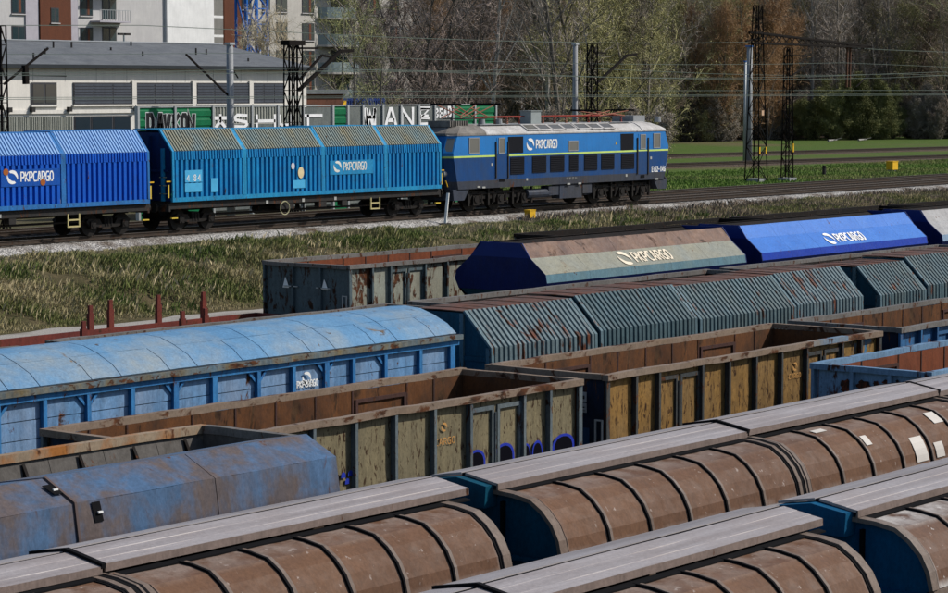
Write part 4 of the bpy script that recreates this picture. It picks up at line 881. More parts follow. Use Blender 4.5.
        for y in (-1.05, 1.05):
            k = MB(); k.tube((s * (h - .3), y, 1.95), (s * (h - .08), y, 1.95), .17, n=14); hl = k.build('headlight', FRAME, r); k = MB(); k.tube((s * (h - .078), y, 1.95), (s * (h - .06), y, 1.95), .13, n=14); k.build('lens', flat('lamp_lens', (.4, .4, .38), .2), hl)
            k = MB(); k.tube((s * (h - .5), y * .83, 1.04), (s * (h - .05), y * .83, 1.04), .12, n=10); k.tube((s * (h - .05), y * .83, 1.04), (s * (h + .05), y * .83, 1.04), .27, n=14); k.build('buffer', GEAR, r)
        k = MB()
        for y in (-1.3, -.5, .5, 1.3): k.tube((s * (h - .2), y, 1.3), (s * (h - .05), y, 1.6), .03, n=5)
        k.build('front_rail', YELLOW if s < 0 else STEEL, r)
    # roof lights, walkways and high-voltage gear
    for i, (a, b) in enumerate(((525, 535.5), (537.5, 548), (550, 560.5), (562.5, 573), (576, 587), (589, 599), (601, 611))):
        xa, xb = U(a, 130, NEAR + .25).x - xm, U(b, 130, NEAR + .25).x - xm
        k = MB(); k.sheet([(-1.06, 4.225), (-1.47, 3.985)], xa, xb, .03); o = k.build('roof_light', flat('roof_light_glass', (.09, .085, .075), .3, 0, .4), r)
        k = MB()
        for q in ((xa - .08, xa), (xb, xb + .08)): k.sheet([(-1.0, 4.275), (-1.49, 4.0)], q[0], q[1], .06)
        k.sheet([(-1.45, 4.03), (-1.50, 3.97)], xa, xb, .05); k.sheet([(-.98, 4.285), (-1.06, 4.245)], xa, xb, .05); k.build('frame', LROOF, o)
    for s in (-1, 1): bx('roof_walk', -h + 3.2, h - 3.2, *sorted((s * .75, s * 1.0)), 4.27, 4.30, FRAME, r)
    k = MB(); k.tube((-h + 4, -.5, 4.66), (h - 3.5, -.5, 4.66), .035, n=6); k.tube((-h + 4.5, .4, 4.62), (h - 4, .4, 4.62), .035, n=6); k.build('busbar', REDB, r)
    for i in range(13):
        x = -h + 4 + i * (2 * h - 7.5) / 12; k = MB()
        for j in range(4): k.tube((x, -.5, 4.30 + j * .085), (x, -.5, 4.30 + j * .085 + .05), .085 - .008 * j, .05, n=8)
        k.build('insulator', INS if i % 3 else REDB, r)
    xb = U(529, 120, MY - .5).x - xm; bx('roof_box', xb - .42, xb + .42, -.95, -.25, 4.30, 4.92, flat('grey_green_box', (.24, .27, .27)), r); bx('roof_box_lid', xb - .46, xb + .46, -.99, -.21, 4.92, 4.96, flat('grey_green_box', (.24, .27, .27)), r)
    for px in (480, 497, 656): xx = U(px, 122, MY - .5).x - xm; k = MB(); k.tube((xx, -.6, 4.25), (xx, -.6, 4.55), .2, .16, n=12); k.build('roof_vent', FRAME, r)
    bx('resistor_box', h - 2.6, h - 1.5, -.7, .7, 4.28, 4.62, FRAME, r)
    for i in range(9): bx('cooling_fin', -h + .9 + i * .17, -h + .96 + i * .17, -.9, .5, 4.22, 4.5, LROOFD, r)
    # folded pantographs
    for sx, c in ((-1, -h + 3.2), (1, h - 4.6)):
        g = bx('pantograph', c - .9, c + .9, -.7, .7, 4.56, 4.60, STEEL, r)
        k = MB(); up = .0 if sx > 0 else .38
        for y in (-.6, .6):
            k.tube((c - 1.1, y, 4.62), (c + .4, y, 4.75 + up), .03, n=6); k.tube((c + 1.3, y, 4.62), (c - .3, y, 4.75 + up), .03, n=6)
            k.tube((c - 1.5, y, 4.9 + up), (c + .2, y * .6, 4.70), .028, n=6); k.tube((c + 1.7, y, 4.9 + up), (c + .1, y * .6, 4.70), .028, n=6)
        k.build('arm', INS, g)
        for x in (c - 1.5, c + 1.7): k = MB(); k.tube((x, -.95, 4.92 + up), (x, .95, 4.92 + up), .05, n=6); k.build('contact_strip', BLACK, g)
    # bogies with three axles each
    for cx in (-5.35, 5.35):
        k = MB()
        for s in (-1, 1):
            y = s * 1.12; k.prismy([(-2.9, .75), (-2.7, 1.0), (2.7, 1.0), (2.9, .75), (2.6, .62), (-2.6, .62)], y - .07, y + .07)
            for x in (-2.0, 0, 2.0):
                k.box(x - .24, x + .24, y - .16, y + .16, .32, .8); k.tube((x, y - s * .1, .62), (x, y + s * .2, .62), .17, n=10)
                for dx in (-.5, .5): k.tube((x + dx, y + s * .04, .45), (x + dx, y + s * .04, .85), .11, n=8); k.beam((x + dx * .5, y + s * .1, .95), (x + dx * 1.3, y + s * .1, .35), .05, .08)
            for x in (-2.6, -1.0, 1.0, 2.6): k.box(x - .06, x + .06, y + s * .05, y + s * .17, .3, 1.12)
            k.tube((-2.7, y + s * .12, .88), (2.7, y + s * .12, .88), .035, n=5)
        k.box(-.4, .4, -1.1, 1.1, .6, 1.1); o = k.build('bogie', GEAR, r, (cx, 0, 0))
        for x in (-2.0, 0, 2.0):
            for s in (-1, 1):
                wh = link('wheel', LOCOWHEEL, o, (x, s * .79, .62)); wh.rotation_euler = (0, 0, 0 if s < 0 else math.pi)
    for px0, px1, z0, z1 in ((561, 583, .42, 1.12), (550, 560, .62, 1.1), (584, 593, .62, 1.12)):
        xa, xb = U(px0, 190, NEAR).x - xm, U(px1, 190, NEAR).x - xm; bx('equipment_box', xa, xb, -1.42, -.9, z0, z1, LSKIRT, r)
    k = MB(); k.tube((-3.2, -1.2, .75), (-1.2, -1.2, .75), .24, n=12); k.tube((-1.5, -1.0, .55), (3, -1.0, .55), .05, n=6); k.build('air_reservoir', LSKIRT, r)
    # lettering
    q = U(526, 148.3, NEAR); logo(r, (q.x - xm, -1.522, q.z - MZ), (1, 0, 0), (0, 0, 1), .40, WHITE, wr=.42, gap=.16, wd=.16)
    q = U(651.5, 171.5, NEAR); m = MB(); word(m, 'ET22-1146', (q.x - xm, -1.522, q.z - MZ), (1, 0, 0), (0, 0, 1), .26, .42, .2, .2); m.build('lettering', WHITE, r)
    q = U(566, 179.5, NEAR); m = MB(); word(m, '40 51 22 01', (q.x - xm, -1.525, q.z - MZ), (1, 0, 0), (0, 0, 1), .1, .55, .45); m.build('lettering', SIGN, r)
    q = U(616, 143, NEAR); MB().add([(q.x - xm - .08, -1.524, q.z - MZ - .07), (q.x - xm + .08, -1.524, q.z - MZ - .07), (q.x - xm, -1.524, q.z - MZ + .09)], [(0, 1, 2)]).build('warning_mark', YELLOW, r)
    for px, py in ((491, 163), (526, 178), (625.5, 174), (650, 156.5)): side('data_plate', px, px + 1.6, py, py + 2.6, SIGN, .012)
    for px, py in ((477, 186), (482, 186.5), (567, 183), (578, 182.5), (655, 178)): side('label_plate', px, px + 3, py, py + 1.6, SIGN, .02)
m = MB()
for y0, y1, rd in ((-.066, .066, .62), (.066, .095, .65)): m.tube((0, y0, 0), (0, y1, 0), rd, n=24)
LOCOWHEEL = m.mesh('wheel', GEAR)
loco()
# ================================================================ farther tracks on the right
for (a, b), (c, d) in (((171.5, 110.9), (206.8, 105.3)), ((194, 126.5), (236, 120.2))):
    k = (d - b) / (c - a); track((a - 45, b - 45 * k), (c + 90, d + 90 * k), 2.62, BALB, 1.7, 2.6, .16, srange=(10, 150))
# ---------------------------------------------------------------- gravel path at the foot of the bank
def path():
    t = NT('path_gravel'); n = t.noise(18, detail=8, rough=.75); c = t.mix(t.ramp(n, .35, .7), (.21, .195, .175, 1), (.40, .375, .34, 1)); c = t.mix(t.ramp(t.noise(.6, detail=5), .5, .75), c, (.15, .13, .11, 1)); t.bump(n, .6, .03); PM = t.done(c, .95, 0, .1)
    m = MB(); xs = [30 + i * 1.2 for i in range(80)]; vs = []
    for x in xs:
        e0, e1 = 58.4 + .2 * math.sin(x * .7), 63.25 + .22 * math.sin(x * .9) + .12 * math.sin(x * 2.3)
        for k in range(5): y = e0 + (e1 - e0) * k / 4; vs.append((x, y, gz(x, y) + .012 + (.05 if k in (1, 2, 3) else -.02)))
    m.add(vs, [(5 * i + j, 5 * i + j + 1, 5 * i + j + 6, 5 * i + j + 5) for i in range(79) for j in range(4)]); tag(m.build('gravel_path', PM, smooth=True), kind='structure')
path()
# ---------------------------------------------------------------- grass
def grass_material(name, cols):
    t = NT(name); a = t.n.new('ShaderNodeAttribute'); a.attribute_name = 'tone'
    n = t.n.new('ShaderNodeValToRGB'); e = n.color_ramp.elements; e[0].position = 0; e[0].color = cols[0]; e[1].position = 1; e[1].color = cols[-1]
    for i, c in enumerate(cols[1:-1]): q = e.new((i + 1) / (len(cols) - 1)); q.color = c
    t.L(a.outputs['Fac'], n.inputs[0]); t.b.inputs['Subsurface Weight'].default_value = 0
    return t.done(n.outputs[0], .8, 0, .15)
def grass(name, label, x, y, h, wd, tone, mat, blades=3, spread=.09):
    n = len(x); z = np.array([gz(a, b) for a, b in zip(x, y)])
    X = np.repeat(x, blades) + rng.normal(0, spread, n * blades); Y = np.repeat(y, blades) + rng.normal(0, spread, n * blades); Zb = np.repeat(z, blades) - .03
    Hh = np.repeat(h, blades) * rng.uniform(.55, 1.15, n * blades); an = rng.uniform(0, 2 * np.pi, n * blades); ln = rng.uniform(.1, .6, n * blades) * Hh; la = rng.normal(.3, 1.2, n * blades)
    W = wd * rng.uniform(.6, 1.4, n * blades); N = n * blades; v = np.zeros((N, 4, 3))
    v[:, 0] = np.stack([X - np.cos(an) * W, Y - np.sin(an) * W, Zb], 1); v[:, 1] = np.stack([X + np.cos(an) * W, Y + np.sin(an) * W, Zb], 1)
    v[:, 2] = np.stack([X + np.cos(an) * W * .7 + np.cos(la) * ln * .35, Y + np.sin(an) * W * .7 + np.sin(la) * ln * .35, Zb + Hh * .65], 1); v[:, 3] = np.stack([X + np.cos(la) * ln, Y + np.sin(la) * ln, Zb + Hh], 1)
    me = bpy.data.meshes.new(name); me.vertices.add(N * 4); me.vertices.foreach_set('co', v.reshape(-1))
    idx = (np.arange(N)[:, None] * 4 + np.array([0, 1, 2, 0, 2, 3])[None]).reshape(-1); me.loops.add(N * 6); me.loops.foreach_set('vertex_index', idx.astype(np.int32))
    me.polygons.add(N * 2); me.polygons.foreach_set('loop_start', np.arange(0, N * 6, 3, dtype=np.int32)); me.polygons.foreach_set('loop_total', np.full(N * 2, 3, dtype=np.int32)); me.update(calc_edges=True)
    at = me.attributes.new('tone', 'FLOAT', 'POINT'); at.data.foreach_set('value', np.repeat(np.clip(np.repeat(tone, blades) + rng.normal(0, .12, N), 0, 1), 4).astype(np.float32))
    me.materials.append(mat); return tag(link(name, me), label, 'grass', kind='stuff')
def patch(x, y, s, ph): return .5 + .25 * np.sin(x * s + ph) * np.cos(y * s * 1.7 + ph * 2) + .25 * np.sin(x * s * 2.3 + y * s * 1.9 + ph * 3)
GM = grass_material('bank_grass', [(.075, .115, .025, 1), (.13, .15, .045, 1), (.26, .225, .11, 1), (.46, .38, .23, 1)])
N = 80000; gx = 52 + 105 * rng.random(N) ** 1.35; gy = 63.5 + 6.3 * rng.random(N)
pt = patch(gx, gy, .55, .7); bare = patch(gx, gy, .8, 2.9); keep = bare + rng.normal(0, .1, N) > .30 + .22 * np.clip((gx - 70) / 20, 0, 1) * (gy < 67); gx, gy, pt = gx[keep], gy[keep], pt[keep]
hh = .14 + .26 * patch(gx, gy, .9, 5.1); hh *= np.where(gy < 64.2, .5, 1) * np.where(gx > 84, .62, 1)
grass('bank_grass', 'tall dry and green grass on the slope below the train', gx, gy, hh, .013, np.clip(.12 + .75 * pt + .12 * np.sin(gy * 2), 0, 1), GM)
N = 34000; gx = 52 + 120 * rng.random(N) ** 1.3; gy = 69.0 + 3.6 * rng.random(N); pt = patch(gx, gy, .4, 4.1); keep = pt + rng.normal(0, .12, N) > .40; gx, gy, pt = gx[keep], gy[keep], pt[keep]
grass('verge_grass', 'short patchy grass beside the grey ballast', gx, gy, np.full(len(gx), .13), .014, np.clip(.9 - .6 * pt, 0, 1), GM)
N = 5000; gx = 52 + 60 * rng.random(N) ** 1.2; gy = 64 + 5.2 * rng.random(N); k = patch(gx, gy, .7, 3.3) > .5
grass('dry_stalks', 'tall pale straw stalks standing out of the bank grass', gx[k], gy[k], .28 + .24 * rng.random(k.sum()), .004, np.full(k.sum(), .9), GM, 2, .2)
N = 5000; gx = 60 + 50 * rng.random(N); gy = 63.6 + 6 * rng.random(N); k = patch(gx, gy, 1.1, 6.2) > .72
grass('green_clumps', 'fresh green clumps on the bank', gx[k], gy[k], .22 + .2 * rng.random(k.sum()), .02, np.full(k.sum(), .05), GM, 4, .12)
WM = grass_material('dry_weeds', [(.10, .08, .06, 1), (.19, .145, .105, 1), (.30, .235, .17, 1)])
N = 17000; gx = 96 + 90 * rng.random(N); gy = 62 + 11.0 * rng.random(N); pt = patch(gx, gy, .35, 1.9); keep = (pt > .35)
grass('dry_weeds', 'brown dead weeds between the yard and the right-hand tracks', gx[keep], gy[keep], .15 + .28 * pt[keep], .012, rng.random(keep.sum()), WM)
MM = grass_material('meadow_grass', [(.08, .15, .02, 1), (.12, .19, .035, 1), (.20, .20, .07, 1)])
N = 40000; gx = 112 + 110 * rng.random(N) ** 1.2; gy = 84 + 20 * rng.random(N); pt = patch(gx, gy, .12, .3)
grass('meadow_grass', 'short bright green grass between the two pairs of tracks', gx, gy, .10 + .1 * rng.random(N), .03, np.clip(pt + rng.normal(0, .1, N), 0, 1), MM, 2, .3)

# ---------------------------------------------------------------- trees
BARK = {}
def bark(name, c, c2):
    t = NT(name); f = t.ramp(t.noise(1.6, t.mapping((3, 3, .5)), 8, .7), .35, .7); oi = t.n.new('ShaderNodeObjectInfo')
    cc = t.mix(f, c, c2); h = t.n.new('ShaderNodeHueSaturation'); t.L(cc, h.inputs['Color']); t.L(t.math('ADD', t.math('MULTIPLY', oi.outputs['Random'], .7), .65), h.inputs['Value']); return t.done(h.outputs[0], .95, 0, .1)
BK_G = bark('grey_bark', (.17, .15, .13, 1), (.10, .088, .075, 1)); BK_W = bark('pale_birch_bark', (.42, .40, .37, 1), (.17, .16, .15, 1)); BK_D = bark('dark_bark', (.09, .078, .066, 1), (.055, .047, .04, 1))
TW = dict(grey=bark('grey_twigs', (.36, .31, .265, 1), (.25, .215, .185, 1)), brown=bark('brown_twigs', (.32, .245, .185, 1), (.23, .18, .14, 1)), olive=bark('olive_budding_twigs', (.31, .29, .13, 1), (.22, .205, .11, 1)), orange=bark('orange_brown_twigs', (.42, .26, .14, 1), (.31, .20, .12, 1)), pink=bark('pinkish_brown_twigs', (.30, .24, .21, 1), (.21, .17, .15, 1)), pale=bark('pale_straw_twigs', (.46, .39, .27, 1), (.34, .29, .21, 1)), green=bark('spring_green_buds', (.30, .31, .13, 1), (.22, .21, .11, 1)), dark=bark('dark_twigs', (.31, .265, .215, 1), (.22, .19, .155, 1)), shrub=bark('dark_olive_shrub_leaves', (.22, .225, .09, 1), (.15, .15, .07, 1)))
class TreeMesh:
    def __init__(s, seed, H, spread, twigs, tw_w, leaves=0, trunk_r=.2, first=.25, upright=.5, stems=1):
        R_ = random.Random(seed); s.tr = MB(); s.tv = []; s.tf = []; s.R = R_
        def rv(): return Vector((R_.gauss(0, 1), R_.gauss(0, 1), R_.gauss(0, 1))).normalized()
        def twig(p, d, L, wd):
            mid = p + d * L * .55 + rv() * L * .10; e = p + d * L + rv() * L * .18; sd = d.cross(rv()).normalized() * wd
            b = len(s.tv); s.tv += [p - sd, p + sd, mid + sd * .7, mid - sd * .7, e]; s.tf += [(b, b + 1, b + 2, b + 3), (b + 3, b + 2, b + 4)]; return mid, e
        def leaf(p, sz):
            a = rv() * sz; c = rv() * sz; b = len(s.tv); s.tv += [p, p + a, p + c]; s.tf.append((b, b + 1, b + 2))
        def limb(p, d, L, r, lvl):
            n = 4 if lvl == 0 else 3; q = p
            for i in range(n):
                d2 = (d + rv() * (.05 if lvl == 0 else .20) + Vector((0, 0, upright * .12 * (lvl > 0)))).normalized(); e = q + d2 * (L / n); rr = r * (1 - .8 * (i + 1) / n) + .012
                s.tr.tube(q, e, r * (1 - .8 * i / n) + .012, rr, n=6 if lvl == 0 else 4, caps=False)
                for _ in range(twigs[0] if lvl == 0 else twigs[1]):
                    if lvl == 0:
                        if (i + 1) / n <= first: break
                        side = rv(); side.z = abs(side.z) * .3; dd = (side.normalized() * spread + Vector((0, 0, upright))).normalized(); limb(q.lerp(e, R_.random()), dd, L * R_.uniform(.20, .42) * (1.15 - .7 * i / n), rr * .55 + .02, 1)
                    else:
                        dd = (d2 * .7 + rv() * .8 + Vector((0, 0, upright * .3))).normalized(); p2 = q.lerp(e, R_.random()); L2 = L * R_.uniform(.35, .6); a0, b0 = twig(p2, dd, L2, tw_w * 1.8)
                        for _ in range(twigs[2] * 3):
                            d3 = (dd * .6 + rv() * .8 + Vector((0, 0, upright * .3))).normalized(); t = R_.random(); p3 = p2.lerp(a0, t * 2) if t < .5 else a0.lerp(b0, t * 2 - 1); a, b = twig(p3, d3, R_.uniform(.5, 1.3) * H / 20, tw_w)
                            for _ in range(twigs[3]):
                                dd2 = (d3 * .6 + rv()).normalized(); a2, b2 = twig(a.lerp(b, R_.random()), dd2, R_.uniform(.3, .8) * H / 20, tw_w * .6)
                                for _ in range(leaves): leaf(b2 + rv() * .15, R_.uniform(.06, .16))
                d = d2; q = e
        for k in range(stems):
            a = R_.uniform(0, 6.28); ln = .06 if stems == 1 else .28
            limb(Vector((math.cos(a) * .25 * (stems > 1), math.sin(a) * .25 * (stems > 1), -.3)), Vector((math.cos(a) * ln, math.sin(a) * ln, 1)).normalized(), H * (1 if k == 0 else R_.uniform(.7, .95)), trunk_r * (1 if k == 0 else .8), 0)
    def meshes(s, bk, tw):
        a = s.tr.mesh('trunk', bk, True); me = bpy.data.meshes.new('crown'); me.from_pydata([tuple(q) for q in s.tv], [], s.tf); me.materials.append(tw); return a, me
VAR = {}
def var(key, bk, tw, **kw): VAR[key] = TreeMesh(**kw).meshes(bk, tw)
T4 = (4, 3, 3, 3)
for i, tw in enumerate(('grey', 'brown', 'olive', 'grey', 'olive', 'dark')):
    var('wood%d' % i, BK_D if i in (1, 5) else BK_G, TW[tw], seed=11 + i, H=(22, 20, 18, 24, 19, 21)[i], spread=(.7, .9, .9, .6, 1, .7)[i], twigs=T4, tw_w=.022, leaves=1 if tw == 'olive' else 0, trunk_r=.24, first=.2, upright=(.9, .7, .6, 1.1, .6, .9)[i], stems=(1, 2, 2, 1, 2, 1)[i])
var('birch', BK_W, TW['grey'], seed=31, H=23, spread=.6, twigs=(4, 3, 4, 4), tw_w=.018, trunk_r=.26, first=.3, upright=.9)
var('orange', BK_G, TW['orange'], seed=32, H=17, spread=.6, twigs=(5, 3, 4, 3), tw_w=.02, leaves=0, trunk_r=.2, first=.1, upright=1.1, stems=3)
var('pink', BK_G, TW['pink'], seed=33, H=17, spread=.8, twigs=(4, 3, 3, 2), tw_w=.018, leaves=0, trunk_r=.2, first=.15, upright=.8, stems=2)
var('pale', BK_G, TW['pale'], seed=34, H=14, spread=.55, twigs=(4, 3, 3, 2), tw_w=.015, trunk_r=.16, first=.2, upright=1.2, stems=2)
var('green', BK_G, TW['green'], seed=35, H=16, spread=.9, twigs=(3, 3, 2, 2), tw_w=.014, leaves=1, trunk_r=.16, first=.2, upright=.7)
var('shrub0', BK_D, TW['shrub'], seed=41, H=7, spread=1.1, twigs=(5, 3, 3, 4), tw_w=.03, leaves=3, trunk_r=.09, first=0, upright=.6, stems=5)
var('shrub1', BK_D, TW['dark'], seed=42, H=6, spread=1.0, twigs=(5, 3, 3, 4), tw_w=.03, leaves=1, trunk_r=.08, first=0, upright=.8, stems=5)
var('shrub2', BK_D, TW['olive'], seed=43, H=4.5, spread=1.1, twigs=(5, 3, 3, 4), tw_w=.025, leaves=2, trunk_r=.06, first=0, upright=.6, stems=5)
WOOD = 'trees of the wood behind the tracks'; SHR = 'undergrowth along the edge of the wood'
LAB = dict(grey='bare grey-brown tree standing in the dense wood behind the tracks', dark='dark bare tree deep in the wood behind the tracks', olive='budding olive-tinted tree standing in the dense wood behind the tracks')
def tree(key, px, Zd, sc=1., label=None, group=None, name='tree', base=None, zs=1.):
    r = FW + RT * ((px - 474) / 2450); p = CAM + r * Zd; p.z = 2.25 if base is None else base
    o = thing(name, label, 'tree' if name == 'tree' else 'shrub', p, group, random.uniform(0, 6.28)); o.scale = (sc, sc, sc * zs)
    a, b = VAR[key]; link('trunk' if name == 'tree' else 'stems', a, o); link('crown' if name == 'tree' else 'foliage', b, o); return o
rw = random.Random(5)
for i in range(124):
    row = i % 4
    if i < 48: px = rw.uniform(436, 655); Zd = rw.uniform(215, 300) + row * 14
    else: px = rw.uniform(660, 985); Zd = (318 if px > 730 else 300) + row * 17 + rw.uniform(0, 12)
    k = rw.choice((0, 0, 1, 3, 3, 2, 0, 3, 1, 5) if row < 2 else (5, 1, 3, 0)); lab = LAB['olive'] if k in (2, 4) else (LAB['dark'] if k in (1, 5) else LAB['grey'])
    tree('wood%d' % k, px, Zd, rw.uniform(.85, 1.15), lab, WOOD + (' (olive)' if k in (2, 4) else ' (dark)' if k in (1, 5) else ' (grey)'))
for px, Zd, sc in ((716, 302, .95), (742, 306, 1.05), (765, 312, .9)): tree('orange', px, Zd, sc, 'orange-brown budding tree ' + ('left of the tall lattice mast' if px < 730 else 'right behind the tall lattice mast' if px < 750 else 'between the two black lattice masts'), 'orange-brown trees')
tree('orange', 462, 232, .9, 'yellow-orange bushy tree at the left end of the wood')
tree('birch', 549, 228, 1.05, 'pale-barked birch behind the locomotive roof'); tree('birch', 812, 322, 1.1, 'tall pale trunk right of the lattice masts'); tree('birch', 868, 326, 1.0, 'tall pale trunk above the olive shrubs at right'); tree('birch', 490, 222, .95, 'slim pale-barked tree above the green barrier panel')
tree('green', 940, 318, 1.1, 'fresh green budding tree at the right edge')
for i, (px, Zd, sc) in enumerate(((398, 185, .9), (415, 190, 1.0), (432, 188, .85), (447, 196, 1.0), (380, 205, .8))): tree('pink', px, Zd, sc, ('bare pinkish-brown tree just right of the balconies, left one of the middle pair', 'bare pinkish-brown tree in the middle of the group right of the balconies', 'smaller bare pinkish-brown tree second from the right of its group', 'tall bare pinkish-brown tree at the right end of the apartment block', 'smallest bare pinkish-brown tree nearest the balconies')[i], 'bare trees before the apartment block')
tree('pale', 279, 172, .8, 'slender straw-coloured bare tree beside the blue tower'); tree('pale', 296, 176, .8, 'slender straw-coloured bare tree above the twin lattice mast')
for px, Zd, sc, l in ((338, 178, .8, 'thin tree with fresh green buds in front of the balconies'), (360, 172, .72, 'thin budding green tree right of the balconies'), (378, 160, .6, 'small budding green tree above the graffiti panels')): tree('green', px, Zd, sc, l)
for i in range(46):
    px = 676 + i * 6.6 + rw.uniform(-3, 3); Zd = (303 if px < 730 else 316) + rw.uniform(-2, 8)
    if 795 < px < 905: continue
    tree(rw.choice(('shrub1', 'shrub1', 'shrub2')), px, Zd, rw.uniform(.6, 1.1), 'low dark shrub at the foot of the wood', SHR, 'shrub')
for px, Zd, sc, l in ((806, 312, .85, 'leftmost dark olive shrub at the edge of the meadow'), (828, 310, 1.05, 'large dark olive shrub left of centre at the edge of the meadow'), (852, 311, 1.1, 'largest dark olive shrub at the edge of the meadow'), (874, 313, .95, 'dark olive shrub right of the largest one'), (890, 316, .7, 'rightmost small olive shrub of the clump')): tree('shrub0', px, Zd, sc, l, None, 'shrub', zs=.95)
for i in range(12): tree(rw.choice(('shrub2', 'shrub1')), 440 + i * 19 + rw.uniform(-6, 6), rw.uniform(185, 205), rw.uniform(.6, .9), 'low brush behind the locomotive', 'brush behind the locomotive', 'shrub')
for px, Zd in ((832, 300), (862, 303)):
    q = CAM + (FW + RT * ((px - 474) / 2450)) * Zd; m = MB(); m.tube((-1.4, 0, .15), (1.2, .3, .2), .13, .08, n=7); m.tube((.1, .1, .2), (.9, -.5, .42), .05, .03, n=5); o = m.build('fallen_log', BK_W, None, (q.x, q.y, 2.3)); tag(o, 'pale fallen log at the left foot of the olive shrubs' if px < 840 else 'pale fallen log at the right foot of the olive shrubs', 'log')

# ---------------------------------------------------------------- warehouse
WWALL = paint('cream_render_wall', (.74, .71, .65), (.66, .63, .58), rust=0, grit=.15, dark=.06, streak=.15, rough=.9); ROOFG = paint('dark_bitumen_roof', (.125, .135, .15), (.17, .18, .19), rust=.05, rs=3, rust_col=(.03, .03, .03, 1), dark=.3, streak=.15, rough=.85)
SLAT = paint('grey_shutter', (.12, .135, .165), (.10, .11, .135), rust=0, dark=.1, streak=.2); CORR = paint('pale_corrugated_sheet', (.40, .41, .36), rust=0, dark=.15, streak=.3); WFR = flat('dark_window_frame', (.05, .05, .055))
def warehouse():
    X0, X1, Y0, D = 80, 109.5, 98., 15; G = 2.2; r = thing('warehouse', 'long cream warehouse with dark roof and grey shutters behind the wagons', 'building', ((X0 + X1) / 2, Y0, G)); xm = (X0 + X1) / 2
    L = lambda px, py: (U(px, py, Y0).x - xm, U(px, py, Y0).z - G)
    bx('wall', X0 - xm, X1 - xm, 0, D, 0, 7.7, WWALL, r)
    E = 7.72; rf = MB().prism([(-.45, E), (-.45, E + .12), (7.2, E + 1.55), (7.6, E + 1.55), (D + .4, E + .2), (D + .4, E)], X0 - xm - .3, X1 - xm + .3).build('roof', ROOFG, r)
    bx('fascia', X0 - xm - .32, X1 - xm + .32, -.5, -.452, E - .06, E + .14, flat('dark_fascia', (.025, .03, .035)), rf); bx('ridge_flashing', X0 - xm - .3, X1 - xm + .3, 7.1, 7.7, E + 1.56, E + 1.62, flat('pale_flashing', (.3, .32, .34)), rf)
    rr = random.Random(3)
    for i in range(16): x = rr.uniform(X0, X1) - xm; y = rr.uniform(.8, 6.6); z = E + .12 + (y + .45) / 7.65 * 1.43; MB().tube((x, y, z), (x, y, z + rr.uniform(.15, .4)), .06, n=6).build('roof_vent', STEEL, rf)
    for px0, px1 in ((31, 56), (73, 131), (135, 190), (196, 248), (252, 284)):
        (xa, za), (xb, zb) = L(px0, 103), L(px1, 82); z0 = 5.72; z1 = 6.9
        w_ = bx('window', xa, xb, -.06, -.005, z0, z1, WFR, r)
        if px0 == 31:
            for k in range(2): bx('pane', xa + .1 + k * (xb - xa) / 2, xa + (k + 1) * (xb - xa) / 2 - .05, -.075, -.062, z0 + .1, z1 - .1, GLASS, w_)
        else:
            n = 3
            for k in range(n):
                a = xa + .06 + k * (xb - xa - .06) / n; b = xa + (k + 1) * (xb - xa - .06) / n
                for j in range(7): z = z0 + .06 + j * (z1 - z0 - .1) / 7; MB().add([(a, -.075, z), (b, -.075, z), (b, -.10, z + .12), (a, -.10, z + .12)], [(0, 1, 2, 3)]).build('slat', SLAT, w_)
        bx('window_sill', xa - .08, xb + .08, -.16, -.004, z0 - .1, z0 - .01, WWALL, w_)
    for i, px in enumerate((133, 193, 250)): x = L(px, 90)[0]; bx('pier', x - .16, x + .16, -.13, -.006, 5.5, 7.0, WWALL, r)
    bx('string_course', X0 - xm, X1 - xm, -.1, -.004, 5.25, 5.45, WWALL, r)
    for k in range(9):
        a = L(-30 + k * 11.4, 120)[0]; m = MB()
        for j in range(6): x = a + j * .14; m.prismz([(x, -.02), (x + .03, -.07), (x + .08, -.07), (x + .11, -.02)], 3.0, 5.1)
        m.build('corrugated_panel', CORR, r)
    for px0, px1 in ((74, 90), (91, 112), (113, 130)):
        xa, xb = L(px0, 120)[0], L(px1, 120)[0]; w_ = bx('window', xa, xb, -.05, -.004, 3.2, 5.1, WFR, r); bx('pane', xa + .06, xb - .06, -.065, -.052, 3.3, 5.02, GLASS, w_)
    for px in (7, 30, 67, 134): x = L(px, 110)[0]; bx('floodlight', x - .12, x + .12, -.3, -.1, 5.35, 5.6, STEEL, r)
    n = 13
    for k in range(n): x = X0 - xm + (X1 - X0) * (k + .5) / n; bx('wall_joint', x - .012, x + .012, -.009, -.003, 6.95, 7.7, flat('joint_grey', (.3, .29, .27)), r)
warehouse()
